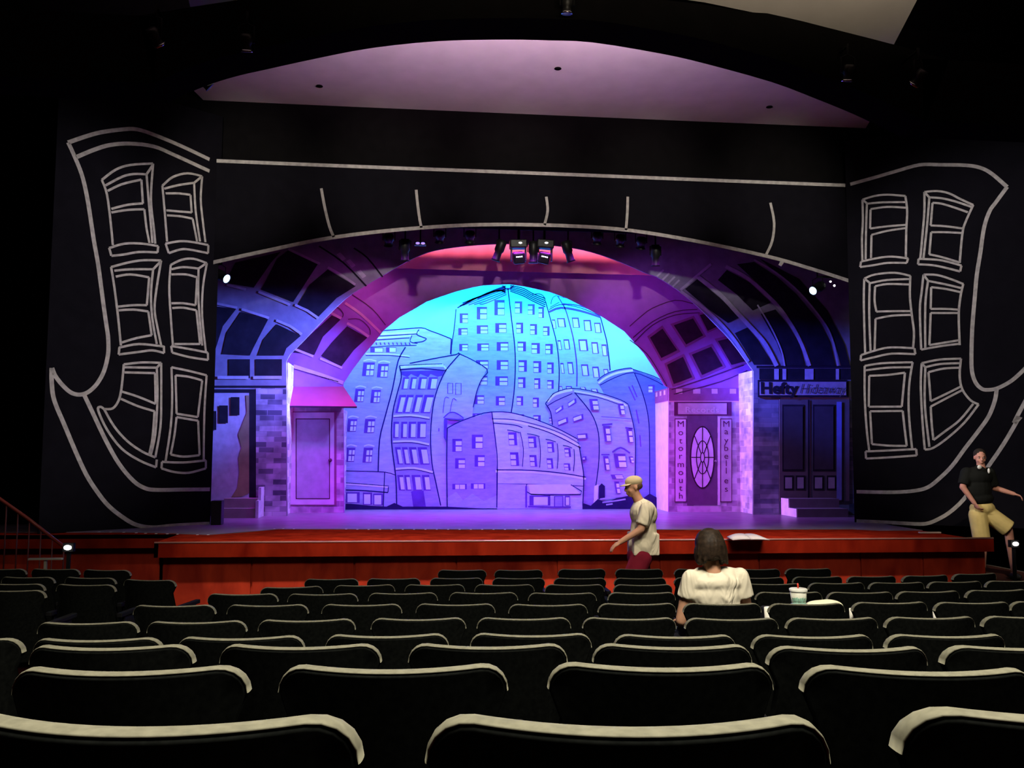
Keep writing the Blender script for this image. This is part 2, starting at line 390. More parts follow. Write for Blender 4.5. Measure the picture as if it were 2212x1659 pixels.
# ---------------------------------------------------------------- stage
zt = PZ(ZS)
YL = 0.5*(zt(616, 1168).y+zt(1400, 1167.5).y)     # front lip
xa = PY(YL)(333, 1180).x; xb = PY(YL)(2147, 1180).x
YL2 = zt(250, 1154).y; XSB = zt(2035, 1152).x
stage = thing('stage_platform', 'dark cherry wood stage platform with overhanging lip and panelled base', 'stage', (1.5, YL, 0))
f1 = MB()
# wooden apron board; right end leaves the stair well open
f1.box((xa, YL, ZS-.19), (xb, YL+.07, ZS-.004), 0)
f1.box((xa, YL+.02, ZS-.06), (XSB, 14.0, ZS-.006), 0)
f1.box((XL+.01, YL2, ZS-.06), (xa, 14.0, ZS-.006), 0)
f1.box((XL+.01, YL2, ZS-.19), (xa, YL2+.07, ZS-.004), 0)
f1.box((xa, YL, ZS-.19), (xa+.05, YL2+.05, ZS-.005), 0)
f1.build('apron', m_wood, stage)
nose = MB().tube([(xa, YL+.008, ZS-.008), (xb, YL+.008, ZS-.008)], .014, 0, 10)
nose.build('nosing', mat('varnished_nosing', (.75,.35,.30), .16, .9, .05, 6, .55), stage)
base = MB(); yb0 = YL+.16
seams = [333, 543, 765, 985, 1203, 1425, 1640, 1860, 1995, 2147]
xs = [PY(yb0)(p, 1250).x for p in seams]; xs[0] = xa+.02; xs[-1] = xb-.02
for a, c in zip(xs, xs[1:]): base.box((a+.012, yb0, 0), (c-.012, yb0+.04, ZS-.2))
base.box((xs[0], yb0+.03, 0), (xs[-1], yb0+.07, ZS-.19))
base.box((XL+.02, YL2+.16, 0), (xs[0]+.02, YL2+.22, ZS-.19)); base.box((xs[0], yb0, 0), (xs[0]+.05, YL2+.2, ZS-.19))
base.build('panelled_base', m_wood2, stage)
# glossy black deck
deck = MB()
edge = [(170,1147),(300,1150),(450,1155),(520,1150),(600,1143),(900,1143.5),(1200,1144),(1500,1144),(1840,1143),(1900,1146)]
pe = [zt(x, y) for x, y in edge]; pe[0] = Vector((XL+.02, pe[0].y+.0, ZS)); 
out = pe + [Vector((XSB, pe[-1].y, ZS)), Vector((XSB, 13.9, ZS)), Vector((XR-.02, 13.9, ZS)), Vector((XR-.02, 19.35, ZS)), Vector((XL+.02, 19.35, ZS))]
deck.prism([Vector((p.x, p.y, ZS+.004)) for p in out], (0, 0, -.009))
dots = [(215,1148),(240,1148.5),(268,1149),(295,1150),(315,1151),(338,1152),(362,1152.5),(384,1153),(427,1154),(450,1154),(593,1141.5),(612,1141),(635,1141.5),(748,1142),(772,1142.5)] + [(772+24.5*k, 1142.7) for k in range(1, 20)]
for x, y in dots:
    p = zt(x, y+1.4); deck.box((p.x-.014, p.y-.03, ZS+.002), (p.x+.014, p.y+.01, ZS+.006), 1)
tag(deck.build('stage_deck', [m_deck, m_tape], origin=Vector((1.5, 14, ZS-.05))), 'glossy black painted stage deck edged with white tape marks', 'stage floor')

# ---------------------------------------------------------------- splayed black side panels and header with chalk drawings
def Tr(ox, oy, s): return lambda pts: [(ox+x/s, oy+y/s) for x, y in pts]
a_ = Tr(60, 240, 3.16); b_ = Tr(60, 700, 3.16); c_ = Tr(1780, 320, 5.12); d_ = Tr(1780, 640, 5.12); e_ = Tr(1780, 900, 5.12)
def chalk(mb, pl, pts, wd, n=4, off=.004, m=1, smo=True):
    q = smooth(pts, n) if smo else pts
    mb.stroke([pl(x, y, off) for x, y in q], wd, pl.n, m)
spl = math.radians(38)
pL0 = zt(454, 1133); pL0.z += .006; plL = Pl(pL0, (math.sin(spl), -math.cos(spl), 0))
pR0 = zt(1846, 1129); pR0.z += .006; spr = math.radians(32); plR = Pl(pR0, (-math.sin(spr), -math.cos(spr), 0))
def board(mb, pl, pts, th, m=0): mb.prism([pl(x, y) if not isinstance(x, Vector) else x for x, y in pts], -pl.n*th, m)
L = MB()
p0 = pL0.copy(); dirL = Vector((-math.cos(spl), -math.sin(spl), 0))
ptop = 6.55
wL = (plL(104, 700)-p0).dot(dirL)
q = [p0+dirL*.0, p0+dirL*wL, p0+dirL*wL+Vector((0,0,ptop)), p0+Vector((0,0,ptop+.0))]
L.prism([v for v in q], -plL.n*.03)
big = .058; thin = .034
for pts in (a_([(1240,330),(1050,240),(870,165),(745,125),(650,125),(500,145),(390,175),(275,215)]),
            a_([(275,215),(310,290),(370,440),(410,620),(450,880),(480,1050),(520,1350),(542,1500)]) + b_([(548,100),(548,200),(520,320),(470,410),(410,465),(350,482),(290,465),(230,410),(185,350),(165,300)]),
            b_([(163,300),(163,400),(180,520),(250,690),(330,880),(400,1030),(470,1140),(550,1240),(650,1320),(740,1370),(850,1388),(1000,1375),(1240,1362)]),
            a_([(330,315),(450,265),(560,232),(700,222),(860,242),(1000,300),(1240,410)]),
            b_([(385,485),(440,600),(530,790),(620,950),(720,1070),(800,1120),(880,1132),(1060,1130),(1242,1128)])):
    chalk(L, plL, pts, big)
for pts in [a_(p) for p in (
 [(505,470),(600,400),(700,368),(855,358)],[(855,358),(840,600),(860,800),(870,905)],[(505,470),(540,570),(565,760),(580,915)],[(530,508),(640,450),(720,430),(810,432)],[(810,432),(855,365)],
 [(810,432),(825,620),(840,780),(850,900)],[(545,545),(640,500),(775,468)],[(775,468),(785,630)],[(785,630),(680,640),(570,668)],[(570,692),(680,675),(795,670)],[(795,670),(810,800),(830,900)],
 [(555,935),(660,905),(780,905),(890,922)],[(890,922),(885,965)],[(885,965),(760,962),(650,980),(570,988)],[(570,988),(555,935)],
 [(918,510),(990,450),(1090,425),(1190,445)],[(1190,445),(1180,600),(1195,760),(1212,895)],[(918,510),(935,700),(950,890)],[(930,530),(1030,505),(1135,490)],[(1135,490),(1190,445)],
 [(1135,490),(1145,680),(1175,890)],[(940,562),(1030,562),(1110,572)],[(1110,572),(1118,692)],[(1118,692),(1030,685),(945,678)],[(950,712),(1040,718),(1125,735)],[(1125,735),(1155,890)],
 [(940,905),(1040,888),(1130,895),(1232,915)],[(1232,915),(1230,970)],[(1230,970),(1100,945),(1040,945),(962,970)],[(962,970),(940,905)],
 [(568,1065),(680,1035),(790,1018),(910,1020)],[(910,1020),(880,1200),(865,1350),(885,1480),(910,1600)],[(568,1065),(590,1200),(615,1400),(635,1600)],[(590,1090),(700,1080),(855,1080)],[(855,1080),(908,1025)],
 [(855,1080),(840,1250),(850,1420),(880,1590)],[(600,1130),(700,1115),(828,1135)],[(828,1135),(812,1325)],[(812,1325),(720,1325),(615,1335)],[(620,1360),(720,1355),(822,1368)],[(822,1368),(845,1530)],[(845,1530),(740,1550),(640,1580)],
 [(622,1615),(760,1590),(930,1608)],
 [(975,1050),(1050,1015),(1130,1008),(1222,1038)],[(1222,1038),(1195,1200),(1190,1400),(1215,1640)],[(975,1050),(965,1200),(975,1400),(990,1600)],[(980,1080),(1060,1065),(1165,1075)],[(1165,1075),(1220,1038)],
 [(1165,1075),(1165,1300),(1190,1600)],[(980,1115),(1080,1115),(1155,1135)],[(1155,1135),(1145,1325)],[(1145,1325),(1060,1312),(980,1312)],[(985,1345),(1060,1342),(1150,1360)],[(1150,1360),(1175,1590)],[(1175,1590),(1000,1590)])] + [b_(p) for p in (
 [(625,160),(620,208)],[(620,208),(760,190),(850,180),(930,198)],[(930,198),(928,150)],
 [(978,150),(985,195)],[(985,195),(1100,225),(1230,245)],[(1230,245),(1228,195)],[(1228,195),(1100,170),(978,150)],
 [(655,275),(780,262),(910,265)],[(910,265),(910,500),(905,700),(870,910)],[(655,275),(640,430),(620,520),(580,575),(520,580)],[(520,580),(590,700),(680,800),(780,870),(870,910)],[(660,295),(880,298)],[(880,298),(910,265)],
 [(880,298),(885,500),(870,750),(840,890)],[(660,330),(868,335)],[(868,335),(872,545)],[(872,545),(750,495),(638,460)],[(635,510),(750,560),(865,595)],[(865,595),(850,780),(828,890)],
 [(520,580),(495,565),(480,590),(540,720),(640,850),(760,930),(875,978)],[(875,978),(880,925)],
 [(980,295),(1100,320),(1220,350)],[(1220,350),(1205,600),(1200,930)],[(980,295),(985,500),(975,700),(940,935)],[(1008,350),(1100,360),(1190,385)],[(1190,385),(1160,635)],[(1160,635),(1015,612)],[(1015,612),(1008,350)],
 [(1015,635),(1162,660)],[(1162,660),(1172,895)],[(1172,895),(1060,905),(975,890)],[(975,890),(1000,760),(1015,635)],
 [(915,940),(1060,945),(1215,930)],[(1215,930),(1215,985)],[(1215,985),(1100,1015),(1000,1010),(912,985)],[(912,985),(915,940)])]:
    chalk(L, plL, pts, thin)
tag(L.build('painted_house_flat', [m_panel, m_chalk]), 'tall black panel left of the stage with a chalk-drawn crooked town house', 'painted panel')

R = MB(); p0 = pR0.copy(); dirR = Vector((math.cos(spr), -math.sin(spr), 0)); wR = min(5.1, (XR-.05-p0.x)/math.cos(spr))
R.prism([p0, p0+Vector((0,0,ptop)), p0+dirR*wR+Vector((0,0,ptop)), p0+dirR*wR], -plR.n*.03)
for pts in (c_([(290,400),(560,325),(800,255),(1060,185),(1300,185),(1560,190),(1720,215),(1850,280),(2025,430)]),
            c_([(2025,430),(1900,600),(1830,700),(1770,880),(1730,1150),(1690,1400),(1670,1620)]) + d_([(1640,350),(1630,700),(1640,850),(1680,960),(1740,1020),(1800,1035),(1910,1020),(2050,950),(2150,870),(2260,760),(2400,600)]),
            d_([(1910,1020),(1890,1150),(1820,1330),(1700,1500)]) + e_([(1560,350),(1420,540),(1280,680),(1150,780),(1000,820),(800,835),(600,835),(360,830)]),
            d_([(2420,850),(2260,1100),(2100,1400)]) + e_([(2160,0),(2000,280),(1820,545),(1680,740),(1530,930),(1400,1050),(1270,1130),(1120,1185),(900,1180),(700,1170),(500,1160),(360,1155)])):
    chalk(R, plR, pts, big)
for pts in [c_(p) for p in (
 [(425,570),(560,530),(700,515),(900,530)],[(900,530),(920,700),(910,900),(905,1210)],[(425,570),(430,800),(420,1000),(425,1240)],[(425,570),(480,615)],[(480,615),(650,600),(905,598)],[(475,615),(465,900),(460,1230)],
 [(515,680),(510,890)],[(510,890),(700,865),(900,850)],[(515,675),(700,650),(905,660)],[(525,960),(700,915),(900,885)],[(525,960),(520,1215)],
 [(410,1255),(600,1215),(750,1200),(930,1220)],[(930,1220),(915,1270)],[(915,1270),(700,1270),(550,1295),(400,1315)],[(400,1315),(410,1255)],
 [(1110,485),(1250,475),(1380,500),(1500,560),(1650,630)],[(1650,630),(1560,830),(1530,950),(1500,1270)],[(1110,485),(1110,700),(1090,950),(1065,1220)],[(1110,485),(1165,545)],[(1165,545),(1300,555),(1450,590),(1630,650)],
 [(1165,545),(1140,850),(1100,1215)],[(1200,605),(1300,615),(1450,660),(1590,710)],[(1200,605),(1180,855)],[(1180,855),(1350,865),(1540,890)],[(1185,930),(1350,930),(1530,940)],[(1185,930),(1165,1175)],[(1165,1175),(1300,1205),(1500,1265)],
 [(1045,1225),(1250,1235),(1380,1260),(1520,1300)],[(1520,1300),(1505,1365)],[(1505,1365),(1350,1325),(1200,1295),(1040,1285)],[(1040,1285),(1045,1225)])] + [d_(p) for p in (
 [(445,-195),(560,-240),(780,-260),(955,-225)],[(955,-225),(950,0),(970,200),(995,400),(985,570)],[(445,-195),(440,0),(445,300),(455,625)],[(445,-195),(510,-145)],[(510,-145),(700,-180),(945,-190)],[(505,-145),(500,200),(515,610)],
 [(565,-110),(700,-135),(945,-130)],[(565,-110),(560,50),(580,170)],[(580,170),(750,165),(970,165)],[(570,250),(750,215),(975,205)],[(570,250),(560,600)],
 [(410,650),(600,590),(750,565),(1000,575)],[(1000,575),(1010,640)],[(1010,640),(750,635),(550,675),(405,710)],[(405,710),(410,650)],
 [(1100,-240),(1250,-235),(1400,-190),(1540,-135)],[(1540,-135),(1510,0),(1490,200),(1500,540)],[(1100,-240),(1080,-50),(1060,150),(1075,590)],[(1100,-240),(1150,-170)],[(1150,-170),(1350,-130),(1520,-90)],[(1150,-170),(1120,100),(1120,585)],
 [(1185,-100),(1350,-80),(1510,-45)],[(1185,-100),(1180,140)],[(1180,140),(1350,140),(1500,150)],[(1180,185),(1500,185)],[(1180,185),(1165,540)],[(1165,540),(1350,510),(1500,485)],[(1075,590),(1300,550),(1500,525)],
 [(450,770),(650,740),(980,730)],[(980,730),(945,950),(935,1200),(950,1450),(975,1690)],[(450,770),(450,1100),(470,1450),(500,1706)],[(455,820),(700,790),(965,785)],
 [(500,880),(700,870),(895,845)],[(895,845),(860,1220)],[(860,1220),(495,1222)],[(495,1222),(500,880)],[(510,1272),(870,1268)],[(870,1268),(890,1450),(915,1655)],[(915,1655),(720,1652),(530,1635)],[(530,1635),(510,1272)],
 [(460,1716),(700,1706),(1020,1690)],[(1020,1690),(1025,1760)],[(1025,1760),(750,1780),(465,1795)],[(465,1795),(460,1716)],
 [(1080,740),(1280,700),(1515,690)],[(1515,690),(1500,880),(1530,1030),(1620,1150),(1710,1195)],[(1080,740),(1070,1000),(1090,1400),(1115,1695)],[(1080,740),(1120,785)],[(1120,785),(1280,750),(1500,740)],[(1120,785),(1115,1200),(1165,1665)],
 [(1155,840),(1320,800),(1500,790)],[(1155,840),(1180,1160)],[(1180,1160),(1350,1080),(1510,1000)],[(1180,1220),(1350,1130),(1525,1040)],[(1180,1220),(1190,1400),(1210,1590)],[(1210,1590),(1330,1500),(1500,1370),(1650,1190)],
 [(1710,1195),(1550,1400),(1350,1580),(1200,1680),(1115,1695)])]:
    chalk(R, plR, pts, thin)
tag(R.build('painted_house_flat', [m_panel, m_chalk]), 'tall black panel right of the stage with a chalk-drawn leaning town house', 'painted panel')

H = MB(); plH = PY(YP)
arc = [(447,570),(560,545),(720,513),(900,493),(1080,485),(1300,492),(1460,513),(1650,552),(1760,583),(1848,611)]
lo = [plH(x, y+3) for x, y in smooth(arc, 5)]
H.prism([plH(1848,395), plH(447,342)] + lo, (0, .03, 0))
chalk(H, plH, [(455,347),(800,361),(1150,374),(1500,388),(1838,401)], big)
chalk(H, plH, arc[:1]+arc[1:-1]+[(1838,608)], big*1.05, 5)
for t in ([(694,407),(702,450),(712,490),(721,512)],[(899,410),(902,440),(906,470),(910,492)],[(1180,425),(1183,455),(1176,486)],[(1356,425),(1355,460),(1352,497)],[(1664,438),(1672,480),(1668,520),(1655,550)]):
    chalk(H, plH, t, .045)
H.prism([plH(1688,560), plH(1696,563), plH(1688,575), plH(1682,572)], (0,.02,0), 1)
tag(H.build('painted_header_flat', [m_panel, m_chalk]), 'long black arched header over the stage with white chalk outline', 'painted panel')

# ---------------------------------------------------------------- downstage portal: blue grey street front
Y1, Y2, YD = zt(590, 1115).y, zt(690, 1108.5).y, zt(1000, 1100.5).y
m_grey = mat('scenic_blue_grey', (.30,.31,.36), .8, .15, .18, 5)
m_lite = mat('scenic_pale_grey', (.55,.56,.62), .8, .15, .15, 8)
m_dk = mat('scenic_charcoal', (.018,.018,.025), .8, .15, .3, 5)
m_line = mat('scenic_ink', (.02,.018,.03), .8, .1)
m_olive = mat('scenic_olive', (.32,.27,.13), .8, .15, .2, 5)
m_brk = brick('scenic_brick_grey', (.62,.62,.68), (.10,.10,.15), (.40,.40,.45), .26, .095)
m_brk2 = brick('scenic_stone_courses', (.34,.36,.42), (.12,.14,.2), (.2,.2,.25), .5, .09)
m_brk3 = brick('scenic_brick_pale', (.88,.85,.88), (.50,.45,.55), (.8,.78,.8), .24, .12)
m_mid = mat('scenic_mid_grey', (.15,.14,.15), .8, .15, .2, 5)
def fillp(mb, pl, pts, m, off): mb.face([pl(x, y, off) for x, y in pts], m)
def rect(mb, pl, x0, y0, x1, y1, m, off): fillp(mb, pl, [(x0,y0),(x1,y0),(x1,y1),(x0,y1)], m, off)
g_ = Tr(440, 480, 4.81); h_ = Tr(1360, 500, 4.096); k_ = Tr(400, 760, 4.255); j_ = Tr(1380, 760, 4.254)
pl1 = PY(Y1)
portal = thing('street_portal', 'blue-grey painted arch of brick shopfronts nearest the audience', 'stage set', (1.2, Y1, ZS))
P1 = MB()
opL = [(619,1200),(618,782),(627,765),(660,732),(690,700),(748,644),(793,615),(825,596),(868,571),(900,555),(940,541),(1010,531),(1080,527)]
opR = [(1150,528),(1220,533),(1280,545),(1340,566),(1395,590),(1419,598),(1465,627),(1506,661),(1543,698),(1580,737),(1619,790),(1628,802),(1628,1200)]
op = [pl1(x, y) for x, y in opL[:2]+smooth(opL[2:]+opR[:-2], 3)+opR[-2:]]
op[0].z = ZS+.006; op[-1].z = ZS+.006
xo0, xo1 = xl-1.2, xr+1.2
P1.prism([Vector((xo0, Y1, ZS+.006))] + op + [Vector((xo1, Y1, ZS+.006)), Vector((xo1, Y1, ZS+5.4)), Vector((xo0, Y1, ZS+5.4))], (0, .04, 0), 0)
o1, o2, o3 = .004, .008, .012
for pts in ([(880,290),(1190,430),(930,830),(600,700),(760,380)],[(1290,490),(1580,665),(1380,790),(1190,985),(980,860),(1100,650)],[(330,420),(800,310),(700,420),(520,680),(220,630)],
            [(390,930),(670,1010),(520,1300),(480,1385),(190,1370),(240,1150)],[(760,1060),(1010,1180),(860,1310),(830,1385),(560,1385),(620,1220)],[(70,870),(340,900),(200,1080),(120,1330),(70,1330)]):
    fillp(P1, pl1, g_(pts), 2, o1)
for pts in ([(570,725),(900,860)],[(950,860),(1080,920),(1195,1000)],[(395,905),(680,995)],[(755,1020),(900,1080),(1020,1165)],[(880,280),(1210,435)],[(1290,470),(1450,560),(1575,650)],[(240,650),(440,700)],[(110,840),(350,890)]):
    chalk(P1, pl1, g_(pts), .045, 3, o2, 1, False)
for cx, cy in ((1430,360),(1530,430),(1640,540)):
    fillp(P1, pl1, g_([(cx-50,cy-25),(cx-10,cy-45),(cx+50,cy+20),(cx+10,cy+45)]), 1, o2)
for pts in ([(1200,250),(1450,420),(1690,665)],[(1560,270),(1700,370),(1860,570)]): chalk(P1, pl1, g_(pts), .03, 3, o2, 3)
for r in ((494,776,540,817),(552,776,609,817)): rect(P1, pl1, *r, 2, o1)
for r in ((470,812,537,819),(547,812,609,819)): rect(P1, pl1, *r, 1, o2)
rect(P1, pl1, 440, 833, 618, 837, 3, o1); rect(P1, pl1, 440, 841, 553, 1118, 2, o1); rect(P1, pl1, 553, 838, 618.5, 1117, 4, o1)
for x in (462, 478, 545, 610): pass
# right half: curved window ribs
for pts in ([(490,510),(600,420),(800,590),(975,760),(870,810),(700,690)],[(930,900),(1040,850),(1130,960),(1270,1180),(1100,1180),(1060,1110)],[(780,430),(860,340),(1060,450),(1250,630),(1090,700),(950,560)],
            [(1160,730),(1290,690),(1400,830),(1500,1000),(1550,1190),(1380,1190),(1300,980)],[(950,290),(1100,270),(1300,400),(1480,560),(1680,800),(1770,980),(1820,1190),(1620,1190),(1560,1010),(1450,820),(1300,620),(1080,410)],
            [(1150,240),(1500,420),(1750,700),(1900,1000),(1950,1190),(1870,1190),(1810,980),(1700,780),(1500,540),(1300,370)]):
    fillp(P1, pl1, h_(pts), 2, o1)
for pts, wd in (([(450,530),(700,715),(900,925),(1050,1150)],.06),([(600,400),(800,560),(950,720),(1080,860),(1200,1000),(1300,1190)],.085),([(850,310),(1050,420),(1300,650),(1430,830),(1520,1000),(1590,1190)],.07),
                ([(1100,250),(1300,370),(1500,540),(1700,780),(1790,950),(1840,1190)],.035),([(450,520),(600,390),(720,290)],.05),([(1130,650),(1250,850),(1340,1050),(1370,1190)],.03)):
    chalk(P1, pl1, h_(pts), wd, 4, o2, 1)
for pts in ([(240,400),(300,340)],[(290,430),(350,370)],[(340,460),(400,400)],[(380,490),(440,430)]): chalk(P1, pl1, h_(pts), .035, 2, o2, 1, False)
rect(P1, pl1, 1634, 790, 1850, 795, 3, o1); rect(P1, pl1, 1640, 796, 1850, 820, 2, o1)
for r in ((1672,797,1682,820),(1690,797,1698,820),(1738,797,1757,820),(1805,797,1812,820)): rect(P1, pl1, *r, 1, o2)
rect(P1, pl1, 1628.5, 848, 1682, 1117, 5, o1); rect(P1, pl1, 1834, 858, 1860, 1117, 5, o1)
P1.build('arch_flat', [m_grey, m_lite, m_dk, m_line, m_brk, m_brk2], portal)
# brick return wings at the opening
xe = pl1(619, 900).x; yr = Y1+.75
def zpx(pl, x, y): return pl(x, y).z
MB().box((xe-.03, Y1+.041, ZS+.006), (xe, yr, zpx(pl1, 618, 782))).build('return_wing', m_brk3, portal)
xe2 = pl1(1628, 900).x
ztop = zpx(pl1, 1628, 800)
MB().box((xe2, Y1+.041, ZS+.006), (xe2+.03, Y1+1.28, ztop)).build('return_wing', m_brk3, portal)
# left door with stepped panes
D = MB(); rect(D, pl1, 440, 849, 538, 1083, 0, .02); D.prism([pl1(x, y, .014) for x, y in ((440,849),(538,849),(538,1083),(440,1083))][::-1], (0,.008,0), 0)
fillp(D, pl1, k_([(590,400),(590,1300),(520,1330),(420,1345),(480,1250),(500,1100),(490,980),(520,880),(490,760),(530,660),(570,560),(560,400)]), 2, .024)
for r in ((474,876,493,914),(499,858,518,897),(440,888,468,929)): rect(D, pl1, *r, 1, .026)
D.build('door', [m_lite, m_dk, m_olive], portal)
# right double door
D = MB(); D.prism([pl1(x, y, .016) for x, y in ((1683,863),(1834,863),(1834,1083),(1683,1083))][::-1], (0,.01,0), 0)
for r in ((1689,874,1736,1018),(1755,874,1802,1018)): rect(D, pl1, *r, 1, .020)
for r in ((1692,878,1733,1014),(1758,878,1799,1014)): rect(D, pl1, *r, 2, .024)
for x0, x1 in ((1692,1713),(1718,1738),(1756,1778),(1785,1805)):
    rect(D, pl1, x0, 1027, x1, 1059, 1, .020); rect(D, pl1, x0+3, 1031, x1-3, 1055, 3, .024)
rect(D, pl1, 1744, 864, 1748, 1082, 1, .022); rect(D, pl1, 1806, 868, 1817, 1080, 4, .024)
D.build('double_door', [mat('scenic_door_brown', (.13,.12,.115), .7), m_dk, mat('scenic_door_panel', (.055,.055,.062), .7), mat('scenic_pane', (.33,.33,.36), .7), mat('scenic_blue_jamb', (.18,.25,.55), .7)], portal)
def text_mesh(mb, s, size, m, place_fn, shear=0.0, off=0.0, ext=0.0):
    cu = bpy.data.curves.new('t', 'FONT'); cu.body = s; cu.size = size; cu.shear = shear; cu.offset = off; cu.align_x = 'LEFT'; cu.resolution_u = 3
    o = bpy.data.objects.new('t', cu); COL.objects.link(o); dg = bpy.context.evaluated_depsgraph_get()
    me = bpy.data.meshes.new_from_object(o.evaluated_get(dg), depsgraph=dg)
    vs = [v.co.copy() for v in me.vertices]; fs = [tuple(p.vertices) for p in me.polygons]
    bpy.data.objects.remove(o); bpy.data.curves.remove(cu); bpy.data.meshes.remove(me)
    w_ = max(v.x for v in vs)-min(v.x for v in vs); x0 = min(v.x for v in vs)
    mb.add([place_fn(v.x-x0, v.y, w_) for v in vs], fs, m); return w_
m_sign = mat('scenic_sign_grey', (.40,.40,.43), .7, .15, .12, 12)
sg = MB(); sg.prism([pl1(x, y, .03) for x, y in ((1636,821),(1829,821),(1829,858),(1636,858))][::-1], (0,.02,0), 1)
sg.prism([pl1(x, y, .036) for x, y in ((1640,825),(1826,825),(1826,854),(1640,854))][::-1], (0,.005,0), 0)
A = pl1(1642, 850, .040); Bp = pl1(1723, 850, .040)
text_mesh(sg, 'Hefty', .30, 1, lambda x, y, w_: Vector((A.x+x*(Bp.x-A.x)/w_, A.y, A.z+y*1.02)), 0, .010)
A2 = pl1(1726, 850, .040); B2 = pl1(1826, 850, .040)
text_mesh(sg, 'Hideaway', .27, 2, lambda x, y, w_: Vector((A2.x+x*(B2.x-A2.x)/w_, A2.y, A2.z+y)), .35, -.002)
sg.build('shop_sign', [m_sign, m_line, mat('scenic_ink_faded', (.10,.10,.12), .8)], portal)
# stoops
def stoop(mb, x0, x1, ys, hs):
    for (ya, yb_), h in zip(ys, hs): mb.box((x0, ya, ZS+.006), (x1, yb_, ZS+h))
Yf = zt(520, 1120).y
xs0 = PY(Yf)(478, 1110).x; xs1 = PY(Yf)(552, 1110).x
s = MB(); st = (Y1-.05-Yf)/3
stoop(s, xs0, xs1, [(Yf, Yf+st), (Yf+st, Yf+2*st), (Yf+2*st, Y1-.05)], [.17, .33, .33])
s.prism([Vector((xs1, y, z)) for y, z in ((Yf-.02, ZS+.006), (Yf-.02, ZS+.30), (Yf+.2, ZS+.30), (Yf+.2, ZS+.52), (Y1-.03, ZS+.52), (Y1-.03, ZS+.006))], (.05, 0, 0), 1)
tag(s.build('stoop', [mat('stoop_paint', (.28,.24,.22), .8), m_lite]), 'small painted stoop before the left brick shopfront', 'steps')
s = MB(); xq = PY(Y1-.05)(1690, 1100).x; Yg = Y1-.72; xq2 = PY(Yg)(1832, 1100).x
s.box((xq, Yg, ZS+.006), (xq2, Yg+.34, ZS+.155)); s.box((xq, Yg+.34, ZS+.006), (xq2, Y1-.05, ZS+.32))
s.prism([Vector((xq-.002, y, z)) for y, z in ((Yg, ZS+.006), (Yg, ZS+.155), (Yg+.34, ZS+.155), (Yg+.34, ZS+.32), (Y1-.05, ZS+.32), (Y1-.05, ZS+.006))][::-1], (-.02, 0, 0), 1)
tag(s.build('stoop', [mat('stoop_paint_dark', (.16,.15,.17), .8), mat('stoop_side_white', (.85,.8,.85), .8)]), 'two-step stoop before the dark double door on the right', 'steps')

# ---------------------------------------------------------------- upstage portal: rose coloured
pl2 = PY(Y2)
m_rose = mat('scenic_rose', (.46,.17,.52), .8, .12, .1, 4)
m_rose_l = mat('scenic_rose_light', (.80,.45,.55), .8, .12, .1, 5)
m_rose_d = mat('scenic_maroon', (.05,.015,.035), .8, .12, .3, 5)
m_rose_m = mat('scenic_rose_mid', (.34,.10,.24), .8, .12, .12, 6)
m_plum = mat('scenic_plum_line', (.14,.03,.09), .8, .1)
m_brk4 = brick('scenic_brick_mauve', (.85,.72,.85), (.40,.25,.42), (.7,.6,.7), .22, .11)
m_palemauve = mat('scenic_pale_mauve', (.82,.66,.82), .75, .15, .08, 6)
portal2 = thing('rose_portal', 'rose and plum painted arch framing the skyline backdrop', 'stage set', (1.2, Y2, ZS))
P2 = MB()
oL = [(742,1200),(742,828),(760,800),(787,764),(807,741),(830,712),(863,685),(895,667),(922,651),(953,640),(986,629),(1022,620),(1044,616),(1100,613.5)]
oR = [(1132,618),(1187,630),(1223,643),(1259,661),(1300,683),(1349,715),(1391,762),(1413,795),(1436,833),(1445,838),(1445,1200)]
op = [pl2(x, y) for x, y in oL[:2]+oL[2:]+oR]
op[0].z = ZS+.006; op[-1].z = ZS+.006
P2.prism([Vector((xo0, Y2, ZS+.006))] + op + [Vector((xo1, Y2, ZS+.006)), Vector((xo1, Y2, ZS+5.6)), Vector((xo0, Y2, ZS+5.6))], (0, .04, 0), 0)
for pts in ([(900,1350),(965,1300),(1330,970),(1430,1005),(1240,1190),(1150,1380)],[(1220,1390),(1330,1250),(1490,1080),(1700,1200),(1560,1330),(1430,1500)]): fillp(P2, pl2, g_(pts), 2, o1)
for pts, wd in (([(900,1300),(1140,1395)],.045),([(1210,1415),(1440,1515)],.045),([(1300,930),(1430,1000)],.05),([(1490,1050),(1600,1110),(1715,1190)],.05),([(1470,840),(1640,960),(1840,1150)],.05),([(930,1495),(1200,1580),(1450,1670)],.07)):
    chalk(P2, pl2, g_(pts), wd, 3, o2, 1)
for pts in ([(1540,750),(1750,900),(1890,1070)],[(1500,1010),(1620,1010),(1720,1100),(1730,1170)],[(1330,900),(1400,890),(1450,950),(1440,990)],[(930,1520),(1200,1600),(1400,1659)]): chalk(P2, pl2, g_(pts), .016, 3, o2, 3)
for pts in ([(180,940),(290,860),(420,1050),(280,1120)],[(390,830),(560,770),(650,920),(500,1000)],[(330,1180),(470,1110),(550,1290),(390,1350)],[(550,1090),(720,1020),(820,1190),(640,1270)],[(620,740),(700,720),(780,840),(690,880)],[(780,970),(900,940),(1050,1140),(900,1180)]):
    cxm = sum(p[0] for p in pts)/4; cym = sum(p[1] for p in pts)/4
    fillp(P2, pl2, h_([(cxm+(x-cxm)*1.22, cym+(y-cym)*1.22) for x, y in pts]), 4, o1); fillp(P2, pl2, h_(pts), 2, o2)
